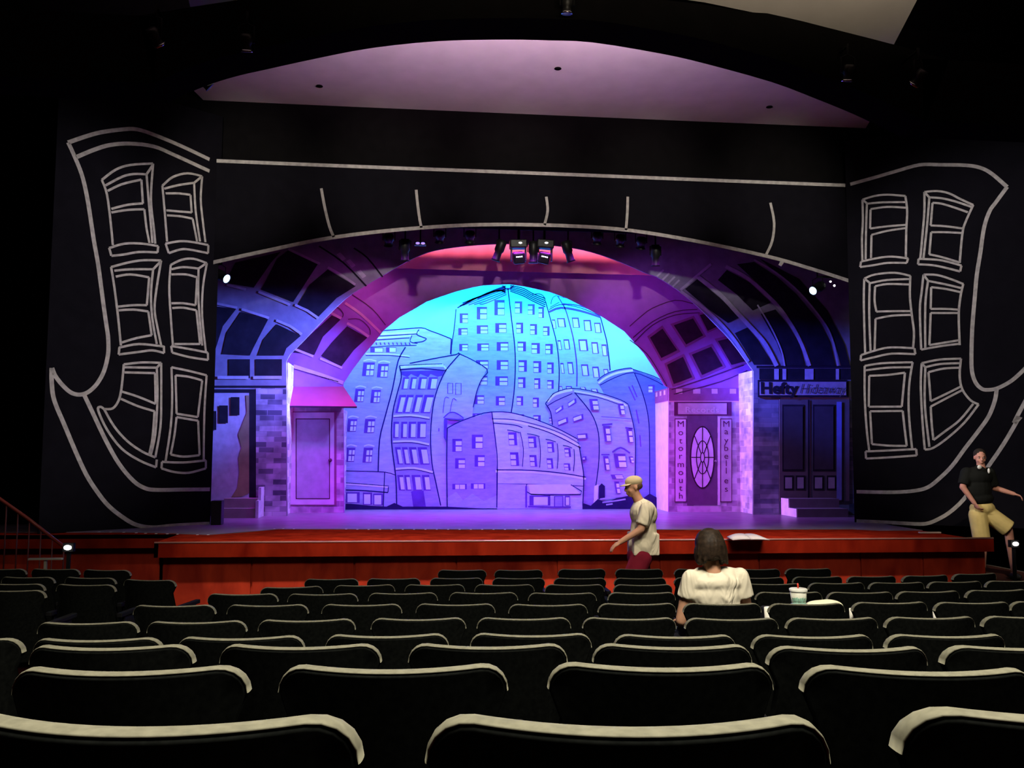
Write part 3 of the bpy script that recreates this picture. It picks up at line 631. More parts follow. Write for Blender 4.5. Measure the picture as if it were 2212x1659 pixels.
for pts in ([(0,840),(90,760),(200,680),(400,610),(560,640)],[(30,940),(200,800),(400,710),(600,690)],[(40,980),(200,830),(400,740),(620,720)],[(0,960),(150,1080),(250,1230),(330,1370)],[(370,1400),(700,1290),(1000,1180)],[(390,1440),(800,1330),(1040,1230)]): chalk(P2, pl2, h_(pts), .018, 3, o2, 3)
# left house front below the awning, right house front
rect(P2, pl2, 560, 880, 742, 1112, 5, o1); rect(P2, pl2, 560, 836, 742, 840, 3, o1)
rect(P2, pl2, 1445, 838, 1700, 868, 4, o1); rect(P2, pl2, 1445, 868, 1700, 1112, 5, o1)
for x0, x1 in ((1460,1474),(1497,1513),(1537,1550),(1576,1590)): rect(P2, pl2, x0, 840, x1, 850.5, 1, o2)
rect(P2, pl2, 1445, 866, 1700, 869, 1, o2)
P2.build('arch_flat', [m_rose, m_rose_l, m_rose_d, m_plum, m_rose_m, m_brk4], portal2)
xe = pl2(742, 900).x; MB().box((xe-.03, Y2+.041, ZS+.006), (xe, Y2+.85, zpx(pl2, 742, 884))).build('return_wing', m_brk4, portal2)
xe2 = pl2(1445, 900).x; zt2 = zpx(pl2, 1445, 838)
MB().box((xe2, Y2+.041, ZS+.006), (xe2+.03, Y2+1.10, zt2)).build('return_wing', m_palemauve, portal2)
fr = MB(); fr.box((xe2-.008, Y2+.041, zt2-.25), (xe2, Y2+1.10, zt2), 0)
for k in range(3): fr.box((xe2-.012, Y2+.2+k*.3, zt2-.12), (xe2-.008, Y2+.32+k*.3, zt2-.03), 1)
fr.build('cornice', [m_rose_m, m_rose_l], portal2)
# awning
aw = MB(); at = [pl2(590, 836), pl2(742, 835)]; yf = Y2-.42
ab = [PY(yf)(585, 876), PY(yf)(771, 878)]
for q_ in at: q_.y -= .012
aw.prism([at[0], at[1], ab[1], ab[0]][::-1], (0, .012, -.012), 0)
aw.prism([ab[0], ab[1], ab[1]+Vector((0,0,-.03)), ab[0]+Vector((0,0,-.03))][::-1], (0,.012,0), 1)
aw.prism([at[1], ab[1], Vector((at[1].x, at[1].y, ab[1].z))], (-.012,0,0), 0)
aw.build('awning', [mat('awning_pink', (.46,.06,.16), .7, .2, .08, 4), m_rose_d], portal2)
# left door
D = MB(); D.prism([pl2(x, y, .014) for x, y in ((560,889),(727,889),(727,1092),(560,1092))][::-1], (0,.008,0), 1)
D.prism([pl2(x, y, .018) for x, y in ((560,891),(722,891),(722,1090),(560,1090))][::-1], (0,.003,0), 0)
D.prism([pl2(x, y, .022) for x, y in ((639,904),(713,904),(713,1078),(639,1078))][::-1], (0,.003,0), 3)
D.prism([pl2(x, y, .026) for x, y in ((641,906),(711,906),(711,1076),(641,1076))][::-1], (0,.003,0), 2)
dr = D.build('door', [m_palemauve, m_rose_m, mat('scenic_door_lilac', (.50,.42,.58), .7), m_plum], portal2)
kp = pl2(714, 994, .05); MB().ell(kp, (.035,.03,.035)).lathe([(.015,0),(.015,.05)], kp, (0,1,0)).build('knob', m_plum, dr)
# sign boards and oval-window door
D = MB(); D.prism([pl2(x, y, .014) for x, y in ((1484,897),(1549,897),(1549,1091),(1484,1091))][::-1], (0,.008,0), 0)
D.prism([pl2(x, y, .018) for x, y in ((1550,900),(1555,900),(1555,1091),(1550,1091))][::-1], (0,.008,0), 2)
cxo, cyo, rx, ry = 1516.5, 988, 24, 65
def ell_pts(rx, ry, n=28): return [(cxo+rx*math.cos(2*math.pi*i/n), cyo+ry*math.sin(2*math.pi*i/n)) for i in range(n)]
fillp(D, pl2, ell_pts(rx+3, ry+3), 1, .020); fillp(D, pl2, ell_pts(rx, ry), 2, .024)
e2 = ell_pts(rx*.55, ry*.55); D.stroke([pl2(x, y, .028) for x, y in e2+[e2[0]]], .018, pl2.n, 1)
e2 = ell_pts(rx*.18, ry*.16); D.stroke([pl2(x, y, .028) for x, y in e2+[e2[0]]], .018, pl2.n, 1)
for k in range(8):
    a = math.pi*k/4; D.stroke([pl2(cxo+rx*q*math.cos(a), cyo+ry*q*math.sin(a), .028) for q in (.17, 1.0)], .018, pl2.n, 1)
dr = D.build('door', [mat('scenic_door_violet', (.16,.07,.16), .6), m_rose_d, m_palemauve], portal2)
kp = pl2(1544, 996, .05); MB().ell(kp, (.022,.02,.022)).lathe([(.008,0),(.008,.05)], kp, (0,1,0)).build('knob', m_chrome, dr)
def vsign(word, x0, x1, y0, y1, mb_mat, ys):
    sg = MB(); sg.prism([pl2(x, y, .016) for x, y in ((x0-1.5,y0-2),(x1+1.5,y0-2),(x1+1.5,y1+2),(x0-1.5,y1+2))][::-1], (0,.01,0), 1)
    sg.prism([pl2(x, y, .022) for x, y in ((x0,y0),(x1,y0),(x1,y1),(x0,y1))][::-1], (0,.003,0), 0)
    for ch, yy in zip(word, ys):
        tall = ch in 'Mthl'; q = pl2((x0+x1)/2, yy, .026)
        text_mesh(sg, ch, .17, 1, lambda x, y, w_, q=q: Vector((q.x+(x-w_/2)*1.15, q.y, q.z+y)), 0, 0.0)
    return sg.build('shop_sign', [mb_mat, m_plum], portal2)
vsign('Motormouth', 1458.5, 1481, 906, 1083, m_palemauve, [922,940,958,974,991,1009,1026,1043,1060,1077])
vsign('Maybelles', 1557, 1579, 906, 1083, mat('scenic_mauve', (.55,.42,.55), .7), [922,938,957,974,991,1007,1023,1044,1062])
sg = MB(); sg.prism([pl2(x, y, .016) for x, y in ((1456,868),(1580,868),(1580,898),(1456,898))][::-1], (0,.01,0), 1)
sg.prism([pl2(x, y, .024) for x, y in ((1464,871),(1569,871),(1569,895),(1464,895))][::-1], (0,.003,0), 0)
A3 = pl2(1480, 891, .028); B3 = pl2(1552, 891, .028)
text_mesh(sg, 'Records', .16, 2, lambda x, y, w_: Vector((A3.x+x*(B3.x-A3.x)/w_, A3.y, A3.z+y)), 0, .003)
sg.build('shop_sign', [mat('scenic_sign_rose', (.62,.42,.50), .7), m_plum, mat('scenic_letter_pale', (.75,.58,.66), .7)], portal2)

# salmon border cloth between the portals
plB = PY(0.5*(Y1+Y2)); bc = MB()
bt = plB(1100, 505).z; bl = plB(800, 578); br_ = plB(1450, 596); n = 60; vs = []
for i in range(n+1):
    t = i/n; x = bl.x+(br_.x-bl.x)*t; yy = plB.p.y+.012*math.sin(t*90)
    zb = bl.z+(br_.z-bl.z)*t; vs += [(x, yy, zb), (x, yy, bt)]
bc.add(vs, [(2*i, 2*i+2, 2*i+3, 2*i+1) for i in range(n)], 0, True)
bo = bc.build('border_cloth', mat('salmon_cloth', (.95,.30,.34), .85, .1, .2, 1.6)); so = bo.modifiers.new('s', 'SOLIDIFY'); so.thickness = .004
tag(bo, 'salmon pink border cloth hung behind the lamps above the arch', 'cloth')

# ---------------------------------------------------------------- painted skyline backdrop
plD = PY(YD); BD = MB()
def clothwall(name, c):
    m = mat(name, c, .9, .04, .2, 1.0); nt = m.node_tree; nz = [n for n in nt.nodes if n.type == 'TEX_NOISE'][0]
    tc = [n for n in nt.nodes if n.type == 'TEX_COORD'][0]; mp = nt.nodes.new('ShaderNodeMapping'); mp.inputs['Scale'].default_value = (3.2, 1, 15)
    nt.links.new(tc.outputs['Object'], mp.inputs[0]); nt.links.new(mp.outputs[0], nz.inputs['Vector']); nz.inputs['Detail'].default_value = 6; nz.inputs['Roughness'].default_value = .7
    return m
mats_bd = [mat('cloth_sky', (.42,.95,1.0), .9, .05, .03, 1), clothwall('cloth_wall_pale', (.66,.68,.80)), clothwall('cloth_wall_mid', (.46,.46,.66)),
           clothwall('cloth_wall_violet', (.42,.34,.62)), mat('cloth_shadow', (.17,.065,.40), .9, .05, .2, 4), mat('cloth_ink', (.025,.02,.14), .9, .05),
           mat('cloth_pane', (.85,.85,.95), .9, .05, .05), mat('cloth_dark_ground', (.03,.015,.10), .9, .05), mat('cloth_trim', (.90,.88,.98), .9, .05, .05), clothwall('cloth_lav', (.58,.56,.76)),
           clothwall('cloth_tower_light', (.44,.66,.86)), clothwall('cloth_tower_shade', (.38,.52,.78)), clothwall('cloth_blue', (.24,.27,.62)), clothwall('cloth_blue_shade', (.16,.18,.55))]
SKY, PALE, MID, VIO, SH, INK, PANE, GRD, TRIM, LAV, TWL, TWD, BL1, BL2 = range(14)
xbl, xbr = plD(640, 900).x-.6, plD(1560, 900).x+.6
ztp = plD(1100, 560).z
BD.prism([Vector((xbl, YD, ZS+.008)), Vector((xbr, YD, ZS+.008)), Vector((xbr, YD, ztp+.2)), Vector((xbl, YD, ztp+.2))], (0, .01, 0), SKY)
LY = [0]
def lay(): LY[0] += 1; return .001*LY[0]
def P_(pts, m, off=None):
    off = lay() if off is None else off
    BD.face([plD(x, y, off) for x, y in pts], m)
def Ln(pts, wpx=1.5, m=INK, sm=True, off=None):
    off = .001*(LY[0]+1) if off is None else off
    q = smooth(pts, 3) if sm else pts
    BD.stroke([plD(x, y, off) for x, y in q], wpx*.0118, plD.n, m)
def W(x0, y0, x1, y1, side=-1, dx=0, cross=True, kind='E'):
    """drawn window: shadow reveal on one side and on top, pale panes"""
    o = .001*(LY[0]+1); h = y1-y0; w_ = x1-x0
    q = lambda fx, fy: (x0+w_*fx+dx*fy, y0+h*fy)
    P_([q(0,0), q(1,0), q(1,1), q(0,1)], SH, o)
    a, b_ = (.34, .96) if side < 0 else (.04, .66)
    if kind == 'O': a, b_ = (.12,.8) if side > 0 else (.2,.88)
    if cross:
        P_([q(a,.18), q(b_,.18), q(b_,.50), q(a,.50)], PANE, o+.001); P_([q(a,.60), q(b_,.60), q(b_,.96), q(a,.96)], PANE, o+.001)
    else: P_([q(a,.14), q(b_,.14), q(b_,.95), q(a,.95)], PANE, o+.001)
# far right tower
T1 = [(1185,655),(1192,646),(1205,638),(1216,655),(1255,668),(1297,685),(1305,715),(1312,745),(1318,800),(1320,900),(1205,900),(1207,780),(1200,700)]
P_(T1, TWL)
Ln([(1190,657),(1193,645),(1200,639),(1207,640)],1.2); Ln([(1205,640),(1214,655),(1222,670),(1232,705),(1240,740),(1246,790),(1246,835)],2.2,SH)
Ln([(1186,674),(1212,665),(1255,672),(1297,685)],4,SH); Ln([(1186,669),(1210,658),(1250,664),(1292,680)],1.4); Ln([(1188,664),(1208,653)],1.2); Ln([(1216,656),(1250,660),(1285,672)],2.4,SH); Ln([(1205,640),(1250,652),(1297,684)],1)
Ln([(1297,685),(1305,715),(1312,745),(1318,800)],2)
for r in ((1192,690,1199,710),(1203,687,1220,707),(1204,735,1211,756),(1217,733,1229,755),(1210,784,1217,807),(1225,782,1237,808),(1235,686,1250,708),(1260,691,1276,715),(1283,697,1297,719),(1249,733,1268,758),(1277,739,1291,764),(1299,744,1310,769),(1255,787,1270,812),(1279,792,1293,816),(1303,797,1313,812),(1208,834,1214,848),(1222,834,1235,850),(1252,836,1264,842),(1276,840,1290,848)):
    W(*r, side=1, cross=False, dx=3, kind='O')
LY[0] += 2
# centre tower
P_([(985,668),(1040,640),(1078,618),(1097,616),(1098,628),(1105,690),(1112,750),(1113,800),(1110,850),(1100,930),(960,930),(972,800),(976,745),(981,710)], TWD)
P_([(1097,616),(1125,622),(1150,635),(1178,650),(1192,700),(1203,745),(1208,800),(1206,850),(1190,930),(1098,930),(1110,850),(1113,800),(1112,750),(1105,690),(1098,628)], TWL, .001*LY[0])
Ln([(985,668),(981,710),(976,745),(972,800)],1.5); Ln([(1097,622),(1105,690),(1112,750),(1113,800),(1110,850),(1103,900)],2); Ln([(1178,650),(1192,700),(1203,745),(1208,800),(1206,850)],1.8)
for k, (xx, yy) in enumerate(((985,668),(990,664),(996,658),(1004,655),(1015,650),(1028,648))): Ln([(xx+3,yy-3),(1050+k*5,634-k*1.2),(1092,618+k*3)],2.0)
for k in range(4): Ln([(1000+k*12,660-k*4+k*3),(1050,640+k*5),(1094,624+k*4)],1.8,SH)
for k in range(5): Ln([(1102,617+k*3),(1130,623+k*4),(1150,634+k*4),(1178,645+k*4.5)],2.0)
Ln([(1085,617),(1097,625),(1110,617)],3,SH)
Ln([(1150,636),(1165,635),(1174,640),(1178,648)],1.5)
for r in ((993,677,1011,698),(1030,663,1052,690),(1068,648,1090,681),(990,709,1010,724),(1030,703,1054,721),(1070,698,1094,719),(992,743,1011,758),(1031,742,1056,758),(1073,739,1098,758),(1028,778,1055,797),(1073,778,1098,799),(1030,812,1053,832),(1070,813,1097,833),(1024,854,1046,873),(1071,856,1091,876),(1020,893,1040,908)):
    W(*r, side=-1)
for r in ((1112,651,1128,677),(1140,657,1155,680),(1163,663,1175,687),(1115,697,1130,720),(1145,700,1160,723),(1173,705,1187,725),(1118,738,1136,759),(1148,741,1166,764),(1178,743,1194,765),(1120,778,1138,803),(1152,780,1169,805),(1182,783,1196,807),(1119,815,1135,838),(1154,817,1167,840),(1182,821,1196,840),(1116,856,1130,876),(1151,859,1164,880),(1115,895,1132,908),(1152,897,1168,912),(1186,902,1196,915)):
    W(*r, side=1)
LY[0] += 2
# far right building behind
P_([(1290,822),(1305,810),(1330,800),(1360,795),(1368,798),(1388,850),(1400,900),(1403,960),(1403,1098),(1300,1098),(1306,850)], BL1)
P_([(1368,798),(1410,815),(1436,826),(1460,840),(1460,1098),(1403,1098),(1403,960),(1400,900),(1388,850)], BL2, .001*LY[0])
Ln([(1290,822),(1305,810),(1330,800),(1360,795),(1368,798),(1410,812),(1434,824)],1.4); Ln([(1292,828),(1310,815),(1335,805),(1367,800)],4,TRIM); Ln([(1296,832),(1330,815),(1368,805),(1410,820),(1432,832)],1.4)
Ln([(1370,805),(1388,850),(1400,900),(1403,960),(1403,1090)],1.8)
for a_b in ([(1358,835),(1372,865)],[(1365,832),(1376,858)],[(1374,885),(1380,915)],[(1382,940),(1384,965)]): Ln(a_b,2.2,SH)
W(1400,832,1414,848,1)
# left back building
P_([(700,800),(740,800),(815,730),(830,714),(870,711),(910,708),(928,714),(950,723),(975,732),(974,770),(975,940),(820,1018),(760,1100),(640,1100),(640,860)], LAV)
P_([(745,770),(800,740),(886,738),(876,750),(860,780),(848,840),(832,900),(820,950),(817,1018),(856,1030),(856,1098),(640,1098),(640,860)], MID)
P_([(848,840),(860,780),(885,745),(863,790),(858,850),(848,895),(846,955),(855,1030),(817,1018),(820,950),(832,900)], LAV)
Ln([(828,714),(870,711),(910,708),(928,714),(950,722),(975,732)],1.5); Ln([(820,722),(860,720),(905,718)],3.5,TRIM); Ln([(817,726),(860,724),(900,721)],1.2); Ln([(812,731),(850,728),(888,725)],3,TRIM); Ln([(808,735),(850,732),(885,730)],1.2)
Ln([(905,712),(900,722),(912,728),(921,732),(912,738),(895,740)],1.5); Ln([(890,725),(886,738),(902,742)],1.3)
for k in range(9): Ln([(812+k*9,740),(814+k*9,745)],2,SH,False)
Ln([(798,750),(850,747),(900,746)],1.2); Ln([(790,765),(840,765),(885,770)],2.2,TRIM); Ln([(790,768),(840,768),(885,772)],1)
W(800,751,828,761,-1,0,False); W(834,750,856,761,-1,0,False)
Ln([(876,750),(860,780),(848,840),(832,900),(820,950),(817,1018)],2.2); Ln([(975,732),(973,765)],2); 
for r in ((785,783,810,812),(817,786,840,815),(768,840,788,868),(803,842,823,870),(752,905,772,932),(789,905,811,935),(748,967,768,997),(786,967,806,999)):
    W(*r, side=-1, dx=-3); Ln([(r[0],r[1]-3),((r[0]+r[2])/2,r[1]-6),(r[2]+3,r[1]-3)],2.2,TRIM); Ln([((r[0]+r[2])/2+3,r[1]+3),((r[0]+r[2])/2+1,r[3]-2)],1.3,SH,False,.001*(LY[0]+3))
Ln([(742,1017),(790,1018),(833,1020),(856,1027)],1.3); Ln([(742,1045),(790,1048),(838,1052)],3,TRIM); Ln([(742,1043),(790,1046),(840,1050)],1.2); Ln([(742,1058),(790,1060),(838,1064)],2); Ln([(831,1020),(828,1095)],1.5); Ln([(839,1052),(838,1064)],1.5)
W(747,1063,777,1086,1,0,False,'O'); W(784,1064,804,1090,1,0,False,'O'); W(806,1066,828,1091,1,0,False,'O')
LY[0] += 2
# building with the tall columns of windows
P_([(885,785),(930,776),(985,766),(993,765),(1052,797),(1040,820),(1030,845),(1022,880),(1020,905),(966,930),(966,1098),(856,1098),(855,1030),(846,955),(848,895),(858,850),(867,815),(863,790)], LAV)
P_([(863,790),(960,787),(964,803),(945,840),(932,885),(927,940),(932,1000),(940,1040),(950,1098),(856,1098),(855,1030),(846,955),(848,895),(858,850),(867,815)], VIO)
P_([(864,802),(960,800),(955,812),(945,814),(930,808),(925,815),(908,808),(903,815),(888,808),(880,815),(868,810)], SH)
Ln([(885,785),(930,776),(985,766),(994,765),(1052,797),(1040,820),(1030,845),(1022,880)],1.6); Ln([(993,765),(975,785),(960,805),(945,840),(935,880),(930,940),(933,1000),(941,1040),(952,1092)],2); Ln([(863,790),(867,815),(858,850),(848,895),(846,955),(855,1030),(857,1090)],2)
Ln([(864,794),(910,790),(958,790)],5,TRIM); Ln([(863,790),(900,788),(955,786)],1.2); Ln([(864,799),(910,796),(964,801)],2); Ln([(958,790),(966,800)],3,TRIM,False)
def WR(xs, y0, y1, dx):
    for x0, x1 in xs: W(x0, y0, x1, y1, -1, dx, False)
WR([(871,884),(888,901),(906,923),(927,946)],815,841,-4); WR([(863,878),(879,894),(898,914),(917,938)],853,892,-9)
WR([(850,862),(867,880),(883,899),(902,921)],911,946,-1); WR([(853,865),(868,880),(883,899),(902,922)],966,1003,6); WR([(858,871),(873,885),(889,908),(911,927)],1026,1059,4)
for pts in ([(850,899),(888,897),(928,903)],[(849,954),(890,953),(927,960)],[(855,1013),(895,1011),(935,1020)]): Ln(pts,3.4,TRIM); Ln([(x,y+3) for x,y in pts],1)
P_([(888,1062),(893,1060),(915,1060),(920,1095),(893,1096)], SH)
for r in ((967,828,978,850),(984,828,996,852)): Ln([(r[0],r[1]),(r[2],r[1]),(r[2],r[3]),(r[0],r[3]),(r[0],r[1])],1,SH,False)
Ln([(957,892),(961,860),(970,860)],1,SH); Ln([(972,890),(978,862),(986,865)],1,SH); Ln([(948,925),(948,932)],1.5,SH,False)
LY[0] += 2
# mid right curved building
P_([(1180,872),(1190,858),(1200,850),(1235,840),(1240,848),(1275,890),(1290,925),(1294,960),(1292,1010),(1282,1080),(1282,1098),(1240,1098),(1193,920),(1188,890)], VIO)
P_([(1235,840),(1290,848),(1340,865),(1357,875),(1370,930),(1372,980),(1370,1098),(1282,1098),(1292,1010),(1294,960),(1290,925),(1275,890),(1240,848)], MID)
Ln([(1182,868),(1200,851),(1236,842)],5,TRIM); Ln([(1178,872),(1190,856),(1200,848),(1235,839),(1290,848),(1340,864),(1357,874)],1.6); Ln([(1240,845),(1290,854),(1340,870),(1353,877)],3,TRIM); Ln([(1240,849),(1290,858),(1340,875)],1.2)
Ln([(1178,872),(1189,890),(1193,918)],1.8); Ln([(1241,848),(1275,890),(1290,925),(1294,960),(1292,1010),(1282,1080)],1.8); Ln([(1357,875),(1370,930),(1372,980),(1370,1080)],1.6); Ln([(1182,877),(1200,866),(1236,850)],1.2)
for x0,y0,x1,y1,sk in ((1199,883,1216,892,-8),(1226,868,1244,878,-8),(1204,907,1226,918,-6),(1237,899,1259,910,-5),(1246,936,1268,947,0),(1257,985,1266,993,0)):
    P_([(x0,y0+2),(x1,y0+sk),(x1+1,y1+sk),(x0+1,y1+2)], SH); P_([(x0+1,y0+4),(x1-4,y0+sk+3),(x1-3,y1+sk-1),(x0+2,y1)], PANE)
for r in ((1272,862,1290,886),(1334,872,1346,896),(1302,920,1316,954),(1352,926,1364,956),(1302,985,1313,1016),(1325,980,1350,1010),(1357,986,1366,1000),(1326,1040,1336,1066),(1318,1025,1344,1034)):
    W(*r, side=-1, dx=4)
Ln([(1322,977),(1340,967),(1360,979)],3,SH); Ln([(1300,918),(1322,916)],3,SH); Ln([(1350,924),(1366,926)],3,SH); Ln([(1298,982),(1316,982)],2.4,SH); Ln([(1298,900),(1366,905)],1,SH)
P_([(1293,1050),(1299,1044),(1306,1050),(1306,1078),(1293,1078)], GRD); P_([(1283,1050),(1292,1046),(1290,1090),(1281,1090)], TRIM)
LY[0] += 1
# front plain building
P_([(1000,905),(990,906),(960,903),(966,896),(974,892),(985,893),(1000,905)], VIO); Ln([(958,903),(966,895),(974,891),(986,893),(1001,906),(960,904)],2,SH); P_([(959,905),(966,905),(966,955),(959,945)], SH)
P_([(966,925),(1000,908),(1062,890),(1068,920),(1073,970),(1074,1098),(966,1096)], VIO)
Ln([(966,925),(1000,908),(1062,890),(1068,920),(1073,970),(1073,1096)],1.8); Ln([(966,925),(965,1000),(966,1094)],1.8)
for r in ((977,948,998,976),(1019,939,1043,969),(983,990,1005,1012),(1025,983,1047,1008)): W(*r, side=-1)
for r in ((977,1045,1008,1057),(1017,1044,1048,1056)): W(*r, side=-1, cross=False, kind='O'); Ln([((r[0]+r[2])/2,r[1]+2),((r[0]+r[2])/2,r[3]-1)],1,SH,False,.001*(LY[0]+3))
P_([(966,1075),(985,1062),(1000,1080),(1020,1066),(1045,1082),(1073,1070),(1073,1098),(966,1097)], MID)
LY[0] += 2
# front building with curved parapet
P_([(1062,890),(1100,891),(1150,905),(1200,925),(1245,948),(1250,965),(1256,1000),(1260,1030),(1258,1100),(1074,1100),(1073,1020),(1070,950)], PALE)
Ln([(1062,890),(1100,891),(1150,904),(1200,924),(1246,948)],1.6); Ln([(1063,908),(1110,911),(1170,926),(1215,943),(1252,965)],4,TRIM); Ln([(1062,905),(1110,907),(1170,921),(1215,938),(1250,958)],1.2); Ln([(1064,914),(1110,918),(1128,924)],1.6); Ln([(1140,920),(1180,932),(1215,948),(1254,968)],1.5)
Ln([(1062,890),(1066,920),(1071,960),(1074,1000),(1073,1096)],1.6); Ln([(1250,962),(1256,1000),(1260,1030),(1258,1092)],1.8); Ln([(1070,1018),(1150,1020),(1220,1027),(1265,1034)],4,TRIM); Ln([(1072,1015),(1150,1016),(1220,1023),(1265,1031)],1.8); Ln([(1075,1045),(1160,1046),(1260,1050)],1.2)
for r in ((1097,934,1115,962),(1101,977,1119,1006),(1140,943,1157,967),(1143,983,1158,1008),(1181,955,1195,977),(1180,990,1193,1012),(1218,968,1231,987),(1217,1001,1230,1016)): W(*r, side=1, dx=2)
for x0,y0,x1,y1 in ((1118,930,1128,1008),(1158,941,1165,1010),(1198,955,1203,1012),(1234,967,1238,1018)):
    P_([(x0,y0),(x0+5,y0+3),(x1+1,(y0+y1)/2),(x1,y1),(x0+2,y1-2),(x0+4,(y0+y1)/2)], LAV); Ln([(x0+5,y0+3),(x1+2,(y0+y1)/2),(x1,y1)],1.2)
for x,y,x2 in ((1095,929,1122),(1138,937,1165),(1178,949,1200),(1215,962,1235)): Ln([(x,y),((x+x2)/2,y+2),(x2,y+6)],1.3)
P_([(1075,1045),(1135,1046),(1135,1098),(1075,1098)], LAV)
P_([(1140,1046),(1232,1046),(1254,1067),(1145,1067)], TRIM); Ln([(1137,1046),(1146,1067),(1254,1067),(1232,1047)],1.3); Ln([(1146,1068),(1200,1068),(1254,1068)],2,SH)
P_([(1136,1068),(1232,1070),(1232,1098),(1136,1098)], LAV)
for r in ((1143,1070,1188,1092),): W(*r, side=-1, cross=False, kind='O')
P_([(1196,1071),(1216,1071),(1216,1094),(1196,1094)], SH); P_([(1198,1073),(1214,1073),(1214,1094),(1198,1094)], VIO)
W(1219,1071,1230,1092,-1,0,False,'O'); Ln([(1136,1050),(1136,1096)],3,SH,False); Ln([(1140,1094),(1190,1095),(1232,1095)],2.5,SH)
LY[0] += 2
# dark ground shapes
P_([(700,1086),(760,1088),(800,1092),(835,1094),(852,1086),(870,1094),(966,1094),(1075,1100),(1075,1104),(700,1104)], GRD)
P_([(1257,1086),(1275,1092),(1290,1078),(1310,1085),(1330,1076),(1360,1070),(1385,1078),(1402,1066),(1420,1076),(1460,1080),(1460,1104),(1257,1104)], GRD)
for pts in ([(1295,1078),(1320,1074),(1345,1070)],[(1300,1085),(1325,1082),(1350,1078)],[(1308,1090),(1322,1088)]): Ln(pts,2.5,MID)
tag(BD.build('painted_backdrop', mats_bd, origin=Vector((1.3, YD, ZS))), 'cloth backdrop painted with crooked city buildings under a cyan sky', 'backdrop')

# ---------------------------------------------------------------- ceiling clouds and curved catwalk beam
nb = Vector((0, -.02, -1)).normalized()
pc = Pl((0, YP-.2, plH(1150, 247).z+.05), (0, -.035, -1))
cl = MB()
lo = [(440,217),(700,228),(1100,245),(1500,262),(1870,277),(1885,252),(1905,222),(1935,150)]
hi = [(1700,95),(1500,55),(1300,25),(1100,12),(900,20),(700,55),(560,90),(455,105),(424,142),(410,170),(418,195)]
cl.prism([pc(x, y) for x, y in lo+hi], (0, 0, .12))
# small dark recessed lamps
for x, y in ((690,185),(1205,147),(1662,230)):
    c = pc(x, y); cl.lathe([(.0,-.004),(.05,-.004),(.055,-.012),(.0,-.012)], c, (0,0,1), 1, 16)
struct(cl.build('ceiling', [m_cloud, m_black]))
YBm = 8.2; plBm = PY(YBm); bm_ = MB()
lo = smooth([(330,180),(400,150),(450,132),(500,118),(550,107),(675,80),(800,57),(950,42),(1100,39),(1200,41),(1300,46),(1456,72),(1556,95),(1706,137),(1806,175),(1891,210),(1960,243),(2000,262)], 3)
hi = smooth([(300,34),(410,16),(500,2),(650,-20),(900,-40),(1150,-45),(1400,-22),(1521,0),(1700,38),(1781,58),(1930,96),(2050,130)], 3)
bm_.prism([plBm(x, y) for x, y in lo+hi[::-1]], (0, .45, 0), 0)
p = [plBm(x, y) for x, y in ((300,34),(330,180))]; bm_.box((XL, YBm, p[1].z), (p[1].x+.02, YBm+.45, p[0].z))
p = [plBm(x, y) for x, y in ((2050,130),(2000,262))]; bm_.box((p[1].x-.02, YBm, p[1].z), (XR, YBm+.45, p[0].z))
struct(bm_.build('trim_1', m_black), 'black curved catwalk beam across the ceiling')
pc2 = Pl((0, YBm-.15, plBm(1500, 10).z), (0, -.30, -1)); cl = MB()
pts = [(402,-120),(405,-10),(411,15),(500,4),(650,-12),(900,-28),(1150,-32),(1400,-12),(1521,5),(1700,42),(1781,62),(1931,96),(1980,2),(2030,-120)]
cl.prism([pc2(x, y) for x, y in pts], (0, 0, .1))
struct(cl.build('ceiling', m_cloud))

# ---------------------------------------------------------------- theatre lanterns
m_lens = mat('lens_blue_glow', (.2,.5,1), .3, emit=(.35,.75,1.0), es=14)
m_glint = mat('lamp_glow_white', (1,1,1), .3, emit=(1,1,1), es=5)
def lantern(name, label, px, py, Y, aimv, L=.30, r=.075, lens=None, grp=None, pz=None, back=None):
    c = PY(Y)(px, py); t = thing(name, label, 'stage light', (c.x, c.y, c.z), grp)
    a = Vector(aimv).normalized()
    body = MB().lathe([(0,-L*.5),(r*.8,-L*.5),(r,-L*.35),(r,0),(r*.75,L*.1),(r*.8,L*.42),(r*.98,L*.5),(r*.9,L*.5),(r*.6,L*.46)], c, a)
    body.build('housing', m_fix, t)
    x = a.cross(Vector((0,0,1))).normalized() if abs(a.z) < .95 else Vector((1,0,0))
    pz = pz if pz is not None else c.z+.28
    MB().tube([c-x*(r+.012), c-x*(r+.012)+Vector((0,0,.16)), c+Vector((0,0,.19)), c+x*(r+.012)+Vector((0,0,.16)), c+x*(r+.012)], .009, 0, 6).tube([c+Vector((0,0,.18)), Vector((c.x, c.y, pz+.02))], .014, 0, 6).tube([Vector((c.x, c.y, pz)), Vector((c.x, back if back else c.y+.01, pz))], .014, 0, 6).build('yoke', m_metal, t)
    if lens: MB().lathe([(0,0),(r*.78,0)], c+a*L*.485, a).build('lens', lens, t)
    else: MB().lathe([(0,0),(r*.75,0)], c+a*L*.47, a).build('lens', mat('lens_dark', (.02,.02,.03), .1, .6), t)
    return t, c, a
